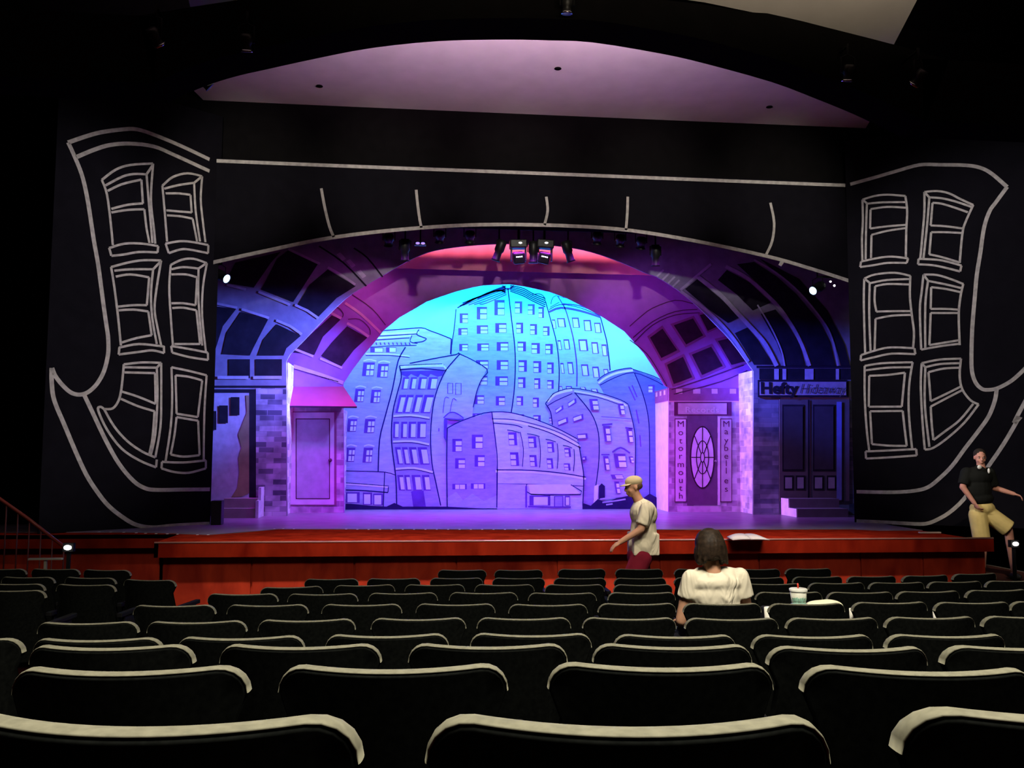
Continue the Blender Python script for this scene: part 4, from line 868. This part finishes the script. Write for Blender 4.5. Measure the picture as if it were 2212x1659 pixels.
# batten pipe
YPi = YP+.75; zpipe = PY(YPi)(1150, 495).z
bt_ = MB().tube([(-4.6, YPi, zpipe), (8.2, YPi, zpipe)], .024, 0, 8)
for x in (-4.4, -1.3, 1.8, 4.9, 8.0): bt_.tube([(x, YPi, zpipe), (x, YPi, ZC-.01)], .006, 0, 6)
tag(bt_.build('lighting_batten', m_metal), 'dark pipe hung behind the header to carry the stage lamps', 'pipe')
g = 'stage lamps on the batten'
for px, py, lab, av in ((875,540,'black stage lamp hanging upper left of the arch', (0,.25,-1)),(1078,541,'leftmost black lamp of the central cluster', (-.35,.2,-1)),(1227,543,'rightmost black lamp of the central cluster', (.35,.2,-1)),(1152,545,'black lamp hanging at the middle of the central cluster', (0,.1,-1)),(1416,552,'black stage lamp hanging upper right of the arch', (.05,.2,-1))):
    lantern('stage_lantern', lab, px, py, YPi, av, .38, .085, grp=g, pz=zpipe)
for px, py in ((840,519),(950,512),(1015,512),(1290,515),(1340,520),(1385,525)):
    lantern('stage_lantern', 'short black lamp tucked under the header, %s' % {840:'leftmost of the tucked row',950:'second of the tucked row',1015:'just left of the central cluster',1290:'just right of the central cluster',1340:'second right of the central cluster',1385:'beside the upper right hanging lamp'}[px], px, py, YPi, (0,.6,-1), .2, .09, grp=g, pz=zpipe)
# two moving heads
def moving_head(px, py, lab, tilt):
    c = PY(YPi)(px, py); t = thing('moving_head_lamp', lab, 'stage light', tuple(c), 'moving lamps')
    MB().box((-.15,-.10,.12), (.15,.10,.27), 0, Matrix.Translation(c) @ Matrix.Rotation(tilt*.3, 4, 'Y')).build('base', m_fix, t, bevel=.02)
    MB().tube([c+Vector((0,0,.26)), Vector((c.x, c.y, zpipe+.02))], .02).build('clamp', m_metal, t)
    for s_ in (-1, 1): MB().box((s_*.125-.015,-.04,-.10), (s_*.125+.015,.04,.14), 0, Matrix.Translation(c)).build('arm', m_fix, t, bevel=.01)
    R_ = Matrix.Translation(c) @ Matrix.Rotation(tilt, 4, 'Y') @ Matrix.Rotation(math.radians(20), 4, 'X')
    hb = MB(); 
    for k in range(4): pass
    hb.box((-.10,-.09,-.14), (.10,.09,.06), 0, R_).build('head', m_fix, t, bevel=.03)
    gl = MB()
    for k in range(4): gl.ell(R_ @ Vector((-.045+.03*k, -.095, -.01)), (.010,.006,.012), None, 0, 8, 6)
    gl.ell(c+Vector((.02,-.11,.2)), (.03,.008,.014)); gl.build('indicator', m_glint, t)
moving_head(1120, 552, 'moving head lamp left of the arch centre with a bright display', -.12)
moving_head(1176, 552, 'moving head lamp right of the arch centre with a bright display', .18)
sc_ = MB(); p = PY(YPi)(908, 527); sc_.box((p.x-.10, p.y-.05, p.z-.03), (p.x+.10, p.y+.05, p.z+.03), 0); 
tt = thing('colour_scroller', 'small lamp with two violet lit spots left of the hanging cluster', 'stage light', tuple(p))
sc_.build('housing', m_fix, tt); sc_ = MB()
for s_ in (-1, 1): sc_.ell((p.x+s_*.045, p.y-.052, p.z), (.035,.006,.02))
sc_.build('lamp', mat('violet_glow', (.4,.2,1), .4, emit=(.35,.22,1), es=1.6), tt)
MB().tube([(p.x,p.y,p.z+.02),(p.x,p.y,zpipe+.02)], .012).build('clamp', m_metal, tt)
# blue side lamps
Ys = YP+.55
t, c, a = lantern('stage_lantern', 'glowing blue lamp at the left end of the arch, beside the black panel', 478, 596, Ys, (.80,-.42,-.45), .26, .09, m_lens)
spot('blue_beam_left', tuple(c+a*.2), tuple(c+a*2), (.12,.30,1.0), 8, 60, .8)
MB().ell(c-a*.15+Vector((-.02,-.06,.06)), (.022,.012,.018)).ell(c-a*.15+Vector((-.07,-.06,.0)), (.015,.01,.02)).build('indicator', m_glint, t)
MB().tube([c+Vector((0,0,.2)), (c.x-.5, c.y, c.z+.2)], .02).build('side_arm', m_metal, t)
t, c, a = lantern('stage_lantern', 'glowing blue lamp at the right end of the arch, beside the black panel', 1766, 622, Ys, (-.80,-.42,-.45), .3, .09, m_lens)
spot('blue_beam_right', tuple(c+a*.22), tuple(c+a*2), (.10,.25,1.0), 8, 60, .9)
MB().ell(c-a*.16+Vector((.12,-.06,.05)), (.02,.012,.016)).ell(c-a*.16+Vector((.19,-.06,-.02)), (.02,.012,.02)).build('indicator', m_glint, t)
MB().tube([c+Vector((0,0,.2)), (c.x+.6, c.y, c.z+.2)], .02).build('side_arm', m_metal, t)
# faint lamps at the catwalk ends
for px, py, lab, av, Y in ((335,80,'dim lamp high on the left wall at the catwalk end',(.3,.6,-.6),7.9),(532,93,'dim lamp on the catwalk beam, left part',(0,.4,-1),8.05),(1225,12,'dim round lamp on the catwalk beam above the arch centre',(0,.2,-1),8.05),(1832,158,'dim lamp on the catwalk beam, right part',(0,.4,-1),8.05),(1985,168,'dim lamp high on the right wall at the catwalk end',(-.3,.6,-.6),7.9)):
    t, c, a = lantern('house_lantern', lab, px, py, Y, av, .16, .055, grp='lamps on the catwalk', back=YBm+.03)
    MB().lathe([(.05,0),(.058,0),(.058,.02),(.05,.02)], c+a*.06, a).build('rim', m_chrome, t)
for px, py, lab in ((432,168,'black lamp silhouetted against the left tip of the ceiling panel'),(448,138,'smaller black lamp above the left tip of the ceiling panel')):
    lantern('house_lantern', lab, px, py, 9.0, (.7,.3,-.6), .26, .06, grp='lamps on the catwalk', back=YBm+.43)
# magenta boom lamps standing in the wings
for nm, lab, loc, av in (('boom_lantern','magenta side lamp in the wing behind the left black panel',(-3.9,15.0,3.0),(1,.16,-.1)),('boom_lantern','magenta side lamp in the wing behind the right black panel',(8.2,15.0,3.0),(-1,.16,-.1))):
    t = thing(nm, lab, 'stage light', loc, 'side lamps in the wings'); c = Vector(loc)
    MB().lathe([(0,-.28),(.07,-.28),(.09,-.2),(.09,0),(.08,.02)], c, Vector(av)).build('housing', m_fix, t)
    MB().tube([(loc[0]-av[0]*.15, loc[1], ZS+.01), (loc[0]-av[0]*.15, loc[1], loc[2])], .02).lathe([(0,0),(.2,0),(.2,.03),(0,.03)], (loc[0]-av[0]*.15, loc[1], ZS+.01)).build('stand', m_metal, t)

# ---------------------------------------------------------------- small things on and about the stage
p = zt(465, 1135); bx = MB().box((p.x-.075, p.y, ZS+.006), (p.x+.085, p.y+.2, ZS+.38)); bo = bx.build('floor_speaker', m_fix, bevel=.01)
tag(bo, 'small black box at the foot of the left panel on the stage', 'speaker')
p1 = zt(1600, 1167.5); pp = MB()
a0, a1, a2 = zt(1583,1169), zt(1622,1169), zt(1662,1168.5)
for k, (s0, s1, h1, h2) in enumerate(((a0, a1, .02, .06), (a1, a2, .06, .015))):
    vs = []; n = 6
    for i in range(n+1):
        t_ = i/n; x = s0.x+(s1.x-s0.x)*t_; z = ZS+.012+h1+(h2-h1)*t_+.02*math.sin(t_*math.pi)
        vs += [(x, s0.y, ZS+.012+(z-ZS-.012)*.25), (x+.02, s0.y+.28, z)]
    pp.add(vs, [(2*i, 2*i+2, 2*i+3, 2*i+1) for i in range(n)], 0, True)
po = pp.build('open_script', mat('paper_white', (.45,.42,.42), .8, .1, .04)); so = po.modifiers.new('s','SOLIDIFY'); so.thickness = .008
tag(po, 'open paper script lying on the wooden stage lip', 'papers')
# pale bar that paints in the stage edge highlight by the right corner
q0, q1 = zt(1985, 1152), zt(2105, 1152)
tag(MB().box((q0.x, q0.y-.03, ZS+.002), (XSB-.02, q0.y+.02, ZS+.02)).build('edge_highlight', mat('pale_edge_highlight', (.55,.42,.36), .5)), 'pale strip standing for the highlight on the stage edge by the right stair', 'painted highlight')
# stair behind the right end of the apron
st = MB()
st.box((XSB+.02, YL+.3, 0), (XSB+.2, YL+2.3, .65)).box((XSB+.2, YL+.3, 0), (XSB+.4, YL+2.3, .43)).box((XSB+.4, YL+.3, 0), (XSB+1.75, YL+2.3, .21))
for a_, c_z in ((.2,.65),(.4,.43),(1.75,.21)): st.box((XSB+a_-.04, YL+.295, c_z-.012), (XSB+a_+.004, YL+2.3, c_z+.004), 1)
st.box((XSB+.4, YL+.29, .20), (XSB+1.75, YL+.33, .214), 1)
tag(st.build('stage_stair', [mat('dark_stair_wood', (.06,.016,.010), .7), mat('stair_nosing', (.16,.13,.11), .6)]), 'wooden stair down from the stage behind its right corner', 'stairs')
m_lampw = mat('step_lamp_glow', (1,1,1), .4, emit=(1,.97,.9), es=12)
def step_lamp(px, py, Y, lab, s=1):
    c = PY(Y)(px, py); t = thing('step_lamp', lab, 'lamp', (c.x, c.y, c.z), 'step lamps beside the stage')
    MB().box((c.x-.06, c.y+.01, c.z-.05), (c.x+.06, c.y+.08, c.z+.05)).box((c.x-.02, c.y+.03, 0), (c.x+.02, c.y+.06, c.z-.05)).build('casing', m_metal, t)
    MB().ell(c, (.045, .02, .028)).build('bulb', m_lampw, t)
step_lamp(146, 1183, 11.0, 'small bright white lamp at the foot of the left handrail')
step_lamp(2194, 1175, 11.6, 'small bright white lamp beyond the right corner of the stage')
# left side stair with red handrail
plr = PY(11.4); m_rail = mat('red_handrail', (.22,.03,.02), .4, .4); m_bal = mat('rail_baluster', (.12,.03,.03), .6)
t = thing('side_stair', 'dim stair with a red handrail at the far left of the stage', 'stairs', tuple(plr(60, 1260)))
hp = [plr(-60,1030), plr(0,1078), plr(60,1120), plr(138,1181)]
MB().tube(hp, .022).build('handrail', m_rail, t)
for k in range(9):
    q = hp[0].lerp(hp[-1], k/8); MB().tube([q, (q.x, q.y, max(.02, q.z-.85))], .009, 0, 6).build('baluster', m_bal, t)
sr = MB(); 
for k in range(6):
    x1 = hp[-1].x-.25-.28*k; sr.box((XL+.02, 11.45, 0), (x1, 12.1, .15*(k+1)))
sr.build('steps', mat('stair_grey', (.10,.06,.06), .8), t)
sr = MB(); q = PY(11.0)(60, 1206); sr.box((PY(11.0)(62,1206).x, 10.98, q.z-.02), (PY(11.0)(134,1206).x, 11.04, q.z+.0))
sr.box((PY(11.0)(98,1206).x-.015, 11.0, 0), (PY(11.0)(98,1206).x+.015, 11.03, q.z-.02)); tag(sr.build('bench_rail', mat('pale_rail', (.30,.28,.24), .6)), 'short pale rail beside the left side stair', 'rail')
# ---------------------------------------------------------------- people
def wrinkle(name, c):
    m = mat(name, c, .85, .1, .05, 5, bump=1.0); nt = m.node_tree; bp = [n for n in nt.nodes if n.type == 'BUMP'][0]; bp.inputs['Distance'].default_value = .05
    nz = [n for n in nt.nodes if n.type == 'TEX_NOISE'][0]; nz.inputs['Detail'].default_value = 2; nz.inputs['Distortion'].default_value = 1.2
    tc = [n for n in nt.nodes if n.type == 'TEX_COORD'][0]; mp = nt.nodes.new('ShaderNodeMapping'); mp.inputs['Rotation'].default_value = (0, .7, 0); mp.inputs['Scale'].default_value = (1.6, 1, .55)
    nt.links.new(tc.outputs['Object'], mp.inputs[0]); nt.links.new(mp.outputs[0], nz.inputs['Vector']); return m
m_skin = mat('skin', (.62,.32,.20), .6, .3, .06, 12); m_skin2 = mat('skin_dim', (.55,.26,.19), .6, .3, .06, 12)
def basis(rz): return Matrix.Rotation(rz, 4, 'Z')
def hand(b, wrist, d, pn, side, curl=.35, s=1.0):
    """palm, four unequal bent fingers and a thumb; d points along the hand, pn is the palm normal"""
    d = Vector(d).normalized(); pn = (Vector(pn)-d*Vector(pn).dot(d)).normalized(); sd = d.cross(pn)*side
    w_ = Vector(wrist); pc_ = w_+d*.045*s
    rot = Matrix((sd, pn, d)).transposed()
    b.ell(pc_, (.040*s, .016*s, .052*s), rot.to_quaternion())
    for i, (o, ln) in enumerate(((-.030,.060),(-.010,.072),(.010,.067),(.029,.052))):
        r_ = .0088*s; p0 = w_+d*.082*s+sd*o*s; dd = d; seg = [p0]
        for f in (.45,.32,.23):
            c_ = curl*(1+f); dd = (dd*math.cos(c_*.8)+pn*math.sin(c_*.8)).normalized(); seg.append(seg[-1]+dd*ln*f*1.15*s)
        for q0, q1 in zip(seg, seg[1:]): b.cap(q0, r_, q1, r_*.93)
    p0 = w_+d*.03*s-sd*.032*s; p1 = p0+(d*.5-sd*.75+pn*.3).normalized()*.036*s; p2 = p1+(d*.9-sd*.2+pn*.3).normalized()*.03*s
    b.cap(p0, .0115*s, p1, .0105*s); b.cap(p1, .0105*s, p2, .009*s)
def head(b, c, fw, upv=(0,0,1), s=1.0):
    """skull, jaw, nose, lips, ears; returns frame"""
    fw = Vector(fw).normalized(); upv = Vector(upv); upv = (upv-fw*upv.dot(fw)).normalized(); rt = fw.cross(upv)
    R_ = Matrix((rt, fw, upv)).transposed(); Q = R_.to_quaternion(); T = lambda x, y, z: Vector(c)+R_ @ Vector((x*s, y*s, z*s))
    b.ell(T(0,-.012,.03), (.076*s,.095*s,.088*s), Q); b.ell(T(0,.018,-.035), (.060*s,.072*s,.072*s), Q); b.ell(T(0,.045,-.085), (.030*s,.032*s,.024*s), Q)
    b.ell(T(0,.092,-.018), (.012*s,.020*s,.024*s), Q); b.ell(T(0,.103,-.032), (.014*s,.012*s,.010*s), Q)
    b.ell(T(0,.083,-.060), (.024*s,.012*s,.007*s), Q); b.ell(T(0,.082,-.071), (.021*s,.012*s,.007*s), Q); b.ell(T(0,.080,.018), (.05*s,.014*s,.010*s), Q)
    for k in (-1, 1): b.ell(T(k*.076,-.008,-.005), (.010*s,.020*s,.030*s), Q); b.ell(T(k*.04,.055,-.035), (.022*s,.022*s,.02*s), Q)
    return T, Q
def eyes(T, par, s=1.0):
    w_ = MB(); d_2 = MB()
    for k in (-1, 1): w_.ell(T(k*.031,.077,0), (.012*s,.008*s,.007*s)); d_2.ell(T(k*.031,.084,0), (.0055*s,.004*s,.0055*s)); d_2.ell(T(k*.032,.088,.020), (.017*s,.004*s,.004*s))
    w_.build('eyes', mat('eye_white', (.7,.68,.65), .3), par); d_2.build('pupils_and_brows', mat('iris_brown', (.03,.015,.01), .4), par)

# --- walking man with cap: faces image left, mid-stride
Yw = 9.9; c_ = PY(Yw)(1385, 1200); Wx, Wz = c_.x, 0.0
t = thing('person', 'person in a tan cap, cream t-shirt and dark red shorts walking past the stage', 'person', (Wx, Yw, 0))
PW = PY(Yw)
def W3(px, py, dy=0.0): v = PW(px, py); v.y += dy; return v
hc = W3(1368, 1052); nk = W3(1380, 1078); sh = W3(1388, 1096); pel = W3(1382, 1198)
body = MB(); T, Q = head(body, hc, (-1, -.05, -.12))
body.cap(W3(1372,1066), .055, W3(1382,1086), .062)
body.ell(W3(1388,1112), (.13,.19,.17)); body.ell(W3(1388,1145), (.125,.165,.19)); body.ell(W3(1382,1185), (.13,.165,.16))
# near arm (towards camera) swings forward, far arm back
shn = W3(1388,1098,-.20); el = W3(1372,1140,-.25); wr = W3(1330,1167,-.22)
body.cap(shn, .058, el, .043); body.cap(el, .043, wr, .029); hand(body, wr, (wr-el)+Vector((0,0,-.01)), (0,.3,-1), 1, .3)
shf = W3(1390,1098,.20); elf = W3(1402,1142,.25); wrf = W3(1396,1180,.25)
body.cap(shf, .058, elf, .043); body.cap(elf, .043, wrf, .029); hand(body, wrf, (0,0,-1), (-1,0,0), -1, .35)
hipn = pel+Vector((0,-.09,-.02)); hipf = pel+Vector((0,.09,-.02))
kn = Vector((hipn.x-.16, hipn.y, .50)); an = Vector((kn.x-.05, kn.y, .10)); kf = Vector((hipf.x+.06, hipf.y, .50)); af = Vector((kf.x+.26, kf.y, .16))
for h_p, k_n, a_n in ((hipn,kn,an),(hipf,kf,af)):
    body.cap(h_p, .092, k_n, .060); body.cap(k_n.lerp(a_n,.28)+Vector((.015,0,0)), .060, a_n, .040); body.cap(k_n, .060, k_n.lerp(a_n,.3), .058)
    body.ell(a_n+Vector((-.06,0,-.045)), (.12,.045,.045))
body.build('body', m_skin, t, remesh=.0085, smoothit=3); eyes(T, t)
shirt = MB(); shirt.ell(W3(1390,1110), (.155,.225,.165)); shirt.ell(shn, (.085,.085,.085)); shirt.ell(shf, (.085,.085,.085)); shirt.ell(W3(1390,1145), (.148,.185,.22)); shirt.ell(W3(1388,1178), (.165,.195,.16)); shirt.cap(W3(1383,1088), .075, W3(1388,1100), .12)
shirt.frus(shn+Vector((0,-.005,.0)), .080, shn.lerp(el,.8), .078); shirt.frus(shf, .080, shf.lerp(elf,.8), .078); 
shirt.box((W3(1362,1199).x, Yw-.17, W3(1384,1197).z), (W3(1417,1199).x, Yw+.17, W3(1384,1150).z))
shirt.build('t_shirt', wrinkle('cream_cotton', (.80,.72,.54)), t, remesh=.011, smoothit=9)
sho = MB(); sho.ell(pel+Vector((.0,0,-.02)), (.145,.18,.15)); 
for h_p, k_n in ((hipn,kn),(hipf,kf)): sho.frus(h_p, .12, h_p.lerp(k_n,.95), .115)
sho.build('shorts', mat('maroon_shorts', (.20,.012,.03), .85, .1, .15, 8), t, remesh=.012, smoothit=7)
cap_ = MB(); 
cb = MB(); cb.ell(T(0,-.012,.062), (.084,.104,.068), Q); cb.build('cap_crown', mat('tan_cap', (.62,.50,.30), .85, .1, .08, 8), t)
vs = []
for i in range(9):
    a = math.radians(-62+i*15.5)
    vs += [T(.080*math.sin(a), .075*math.cos(a)+.005, .045), T(.090*math.sin(a)*.95, .075*math.cos(a)+.085*math.cos(a*.9), .030)]
vb = MB(); vb.add(vs, [(2*i, 2*i+2, 2*i+3, 2*i+1) for i in range(8)], 0, True); vo = vb.build('cap_visor', bpy.data.materials['tan_cap'], t); vo.modifiers.new('s','SOLIDIFY').thickness = .006
hb = MB(); hb.ell(T(0,-.038,.006), (.080,.072,.050), Q); hb.build('hair', mat('short_brown_hair', (.09,.05,.03), .8), t)
shoe = MB()
for a_n in (an, af): shoe.ell(a_n+Vector((-.065,0,-.05)), (.14,.052,.05))
shoe.build('shoes', mat('dark_shoes', (.03,.03,.03), .6), t, remesh=.012)

# --- seated woman seen from behind
sp, sz, srz = SEAT[('F', 6)]
hipY = sp.y+.33; PWm = PY(hipY-.06)
def V3(px, py, dy=0.0): v = PWm(px, py); v.y += dy; return v
t = thing('person', 'person with dark brown hair in a white t-shirt seated in the rows, seen from behind', 'person', (sp.x, hipY, sz))
body = MB(); hc = V3(1532, 1188, .02); T, Q = head(body, hc, (-.10, 1, -.18))
neck0 = V3(1534, 1206, .0); neck1 = V3(1538, 1238, -.01)
body.cap(neck0, .052, neck1, .060)
body.ell(V3(1543,1260), (.15,.085,.07)); body.ell(V3(1545,1297), (.125,.09,.14)); body.ell(V3(1550,1350), (.15,.11,.17)); 
pelv = Vector((V3(1553,1350).x, hipY-.02, sz+.57)); body.ell(pelv, (.18,.14,.12))
shl = V3(1493,1250,0); ell_ = V3(1475,1342,.03); wrl = ell_+Vector((.06,.22,-.04))
shr = V3(1598,1246,0); elr = V3(1619,1340,.03); wrr = elr+Vector((-.08,.21,-.05))
for a, e_l, w_r, sd in ((shl,ell_,wrl,-1),(shr,elr,wrr,1)):
    body.cap(a, .050, e_l, .038); body.cap(e_l, .038, w_r, .026); hand(body, w_r, w_r-e_l, (0,0,-1), sd, .4, .9)
for sd in (-1, 1):
    h0 = pelv+Vector((sd*.09,0,-.02)); k0 = h0+Vector((sd*.02,.42,-.01)); a0_ = Vector((k0.x, k0.y+.06, sz+.09))
    body.cap(h0, .085, k0, .06); body.cap(k0, .058, a0_, .038); body.ell(a0_+Vector((0,.07,-.045)), (.042,.12,.04))
body.build('body', m_skin, t, remesh=.0085, smoothit=3); eyes(T, t)
shirt = MB(); shirt.ell(V3(1545,1258), (.180,.112,.072)); shirt.ell(V3(1546,1284), (.165,.112,.13)); shirt.ell(V3(1549,1312), (.155,.110,.14)); shirt.ell(V3(1551,1340), (.150,.125,.18)); shirt.ell(V3(1539,1245), (.105,.088,.045)); shirt.cap(V3(1512,1240,.0), .045, V3(1566,1238,.0), .045)
shirt.frus(shl, .060, shl.lerp(ell_,.46), .064); shirt.frus(shr, .060, shr.lerp(elr,.46), .068); shirt.cap(V3(1510,1247), .05, shl, .05); shirt.cap(V3(1575,1243), .055, shr, .05)
shirt.build('t_shirt', wrinkle('white_cotton', (.86,.78,.62)), t, remesh=.0085, smoothit=5)
sho = MB(); sho.ell(pelv, (.19,.15,.12))
for sd in (-1, 1): sho.cap(pelv+Vector((sd*.09,0,-.02)), .098, pelv+Vector((sd*.105,.36,-.03)), .085)
sho.build('shorts', mat('dark_denim', (.03,.04,.08), .85), t, remesh=.012)
hr = MB(); hr.ell(T(0,-.022,.040), (.088,.104,.096), Q); hr.ell(T(0,-.045,-.01), (.084,.078,.068), Q); hr.ell(T(.07,-.02,-.03), (.034,.05,.07), Q); hr.ell(T(-.07,-.02,-.03), (.034,.05,.07), Q)
random.seed(3)
for k in range(52):
    a = random.uniform(-1.4, 1.4); x0 = .088*math.sin(a); y0 = -.03-.09*math.cos(a); sd_ = abs(math.sin(a))
    pts = [T(x0*.7, y0*.7, .115), T(x0*1.02, y0*1.05, .04), T(x0*1.10+random.uniform(-.008,.008), y0*1.0, -.035), T(x0*1.02+random.uniform(-.016,.016), y0*.88+random.uniform(-.01,.01), -.045-.035*sd_-random.uniform(0,.022))]
    hr.tube(smooth([tuple(p) for p in pts], 3), .0065, 0, 6)
hr.build('hair', mat('dark_brown_hair', (.030,.018,.011), .6, .2, .5, 40), t, remesh=.006, smoothit=1)

# --- man stepping at the right end of the stage
Ym = 12.15; PM = PY(Ym)
def M3(px, py, dy=0.0): v = PM(px, py); v.y += dy; return v
pel = M3(2122, 1098); t = thing('person', 'person in a black polo and khaki shorts stepping past the right end of the stage', 'person', (pel.x, Ym, .34))
body = MB(); hc = M3(2117, 988); T, Q = head(body, hc, (-.35, -1, -.12)); body.cap(M3(2118,1000), .055, M3(2120,1014), .065)
body.ell(M3(2110,1032), (.20,.12,.14)); body.ell(M3(2112,1062), (.17,.115,.20)); body.ell(pel, (.165,.12,.13))
s1, e1, w1 = M3(2088,1022), M3(2077,1052,-.03), M3(2094,1086,-.12)
s2, e2, w2 = M3(2136,1022), M3(2148,1054,.0), M3(2178,1066,-.12)
for a, e_l, w_r, sd, pn in ((s1,e1,w1,1,(1,0,0)),(s2,e2,w2,-1,(0,0,-1))):
    body.cap(a, .060, e_l, .045); body.cap(e_l, .045, w_r, .030); hand(body, w_r, w_r-e_l, pn, sd, .5)
h1, h2 = M3(2112,1112), M3(2134,1110); k1 = M3(2117,1172,-.05); k2 = M3(2168,1140,-.10)
a1 = Vector((k1.x+.02, k1.y+.05, .42)); a2 = Vector((k2.x+.14, k2.y+.05, k2.z-.42))
a1.z = max(a1.z-.35+.35, .42); 
fz = {0: .34}
a1 = Vector((k1.x+.03, k1.y+.06, .32)); a2 = Vector((k2.x+.12, k2.y+.08, .32))
for h_p, k_n, a_n in ((h1,k1,a1),(h2,k2,a2)):
    body.cap(h_p, .095, k_n, .062); body.cap(k_n, .060, k_n.lerp(a_n,.35), .060); body.cap(k_n.lerp(a_n,.3), .060, a_n, .040); body.ell(a_n+Vector((-.03,-.06,-.05)), (.05,.12,.045))
body.build('body', m_skin2, t, remesh=.0085, smoothit=3); eyes(T, t)
shirt = MB(); shirt.ell(M3(2111,1030), (.225,.155,.15)); shirt.ell(M3(2112,1056), (.20,.15,.22)); shirt.ell(M3(2117,1076), (.195,.15,.12)); shirt.cap(M3(2116,1014), .075, M3(2112,1026), .12)
shirt.frus(s1, .088, s1.lerp(e1,.85), .080); shirt.frus(s2, .088, s2.lerp(e2,.85), .080)
shirt.build('polo_shirt', mat('black_polo', (.010,.011,.010), .85, .1), t, remesh=.011, smoothit=7)
lg = MB(); 
for px, py, rw, rh in ((2116,1009,.035,.03),(2136,1017,.018,.04)):
    c = PY(Ym-.150)(px, py); lg.ell(c, (rw,.014,rh))
lo_ = lg.build('chest_logo', mat('white_print', (.75,.75,.72), .8), t); lo_['label'] = 'small white print on the chest of the shirt'
sho = MB(); sho.ell(pel, (.185,.14,.12)); sho.frus(h1, .125, h1.lerp(k1,.95), .118); sho.frus(h2, .125, h2.lerp(k2,1.02), .125)
sho.build('shorts', mat('khaki_cotton', (.66,.52,.20), .85, .1, .10, 7), t, remesh=.011, smoothit=5)
hr = MB(); hr.ell(T(0,-.025,.048), (.084,.095,.082), Q); hr.build('hair', mat('short_dark_hair', (.02,.014,.01), .8), t)
shoe = MB()
for a_n in (a1, a2): shoe.ell(a_n+Vector((-.03,-.065,-.055)), (.056,.135,.05))
shoe.build('shoes', bpy.data.materials['dark_shoes'], t, remesh=.012)
# ---------------------------------------------------------------- things left on the seats
sp2, sz2, _ = SEAT[('F', 7)]
yb_ = sp2.y+.30; PB = PY(yb_)
topz = PB(1760, 1312).z
bag = MB(); bag.ell((sp2.x, yb_, sz2+.47+.16), (.20,.13,.18)); bag.box((sp2.x-.17, yb_-.12, sz2+.47), (sp2.x+.19, yb_+.12, topz))
tag(bag.build('tote_bag', mat('black_canvas', (.012,.012,.014), .9), remesh=.012, smoothit=6), 'black bag on the seat right of the seated person, hidden behind its backrest', 'bag')
cc = PB(1725, 1309); top = PB(1725, 1272); cz = topz-.01
t = thing('drink_cup', 'large pale cup with a red straw beside the seated person', 'cup', (cc.x, yb_, cz))
hh = top.z-cz
MB().lathe([(0,0),(.038,0),(.053,hh-.012),(.050,hh-.012),(.0,.01)], (cc.x, yb_, cz)).build('cup_body', mat('pale_cup', (.72,.72,.62), .5, .3, .06, 15), t)
MB().lathe([(.056,hh-.014),(.057,hh),(.050,hh+.004),(0,hh+.004)], (cc.x, yb_, cz)).build('lid', mat('cup_lid', (.8,.8,.74), .35), t)
gp = MB(); gp.lathe([(.0392,.03),(.0505,hh*.72)], (cc.x, yb_, cz), (0,0,1)); 
m_green = mat('cup_green_print', (.25,.48,.38), .5, .3, .5, 25); gp = MB()
for k in range(9):
    a = math.radians(200+k*14); a2_ = a+math.radians(12)
    for z0, z1 in ((.035,.05),(.055,.075)):
        r_0 = .039+z0*.17; r_1 = .039+z1*.17
        gp.face([(cc.x+r_0*math.cos(a), yb_+r_0*math.sin(a), cz+z0), (cc.x+r_0*math.cos(a2_), yb_+r_0*math.sin(a2_), cz+z0), (cc.x+r_1*math.cos(a2_), yb_+r_1*math.sin(a2_), cz+z1+.004*(k % 3)), (cc.x+r_1*math.cos(a), yb_+r_1*math.sin(a), cz+z1)])
gp.build('printed_band', m_green, t)
MB().tube([(cc.x, yb_, cz+hh), (cc.x-.003, yb_, cz+hh+.035)], .005).build('straw', mat('red_straw', (.75,.05,.03), .4), t)
wr = MB(); q = PB(1722, 1304); wr.ell((q.x, yb_-.03, topz+.012), (.068,.06,.024)); 
tag(wr.build('plastic_tub', mat('green_tint_plastic', (.35,.48,.42), .25, .5, .3, 20)), 'crumpled greenish clear wrapper at the foot of the pale cup', 'wrapper')
pk = MB(); q = PB(1780, 1302); pk.ell((q.x, yb_, topz+.01), (.125,.09,.034)); pk.ell((q.x+.03, yb_, topz+.012), (.09,.08,.036))
tag(pk.build('paper_parcel', mat('cream_paper', (.92,.90,.66), .7, .2, .05, 10), remesh=.008), 'cream paper-wrapped parcel lying right of the pale cup', 'parcel')
m_wc = mat('white_paper_cup', (.88,.86,.78), .6, .2, .04)
for k, (px, py, lab) in enumerate(((1663,1312,'white paper cup in the gap right of the seated person'),(1847,1315,'white paper cup in the gap right of the cream parcel'),(2028,1322,'rightmost white paper cup, in a gap between seat backs'))):
    s0, z0, rz0 = SEAT[('F', 6+k)]
    v = Vector((.275*math.cos(rz0)-.2*math.sin(rz0), .275*math.sin(rz0)+.2*math.cos(rz0), 0)); base_ = Vector((s0.x, s0.y, 0))+v
    q = PY(base_.y)(px, py); zb = z0+.636
    MB_ = MB().lathe([(0,0),(.028,0),(.036,q.z-zb),(.033,q.z-zb),(.0,.012)], (q.x, base_.y, zb))
    tag(MB_.build('paper_cup', m_wc), lab, 'cup', 'paper cups on the armrests')
for o in bpy.data.objects:
    if '_o' in o: del o['_o']
print('YP', YP, 'YL', YL, 'YL2', YL2, 'Y1', Y1, 'Y2', Y2, 'YD', YD, 'xa xb', xa, xb, 'xl xr', xl, xr, 'XSB', XSB)
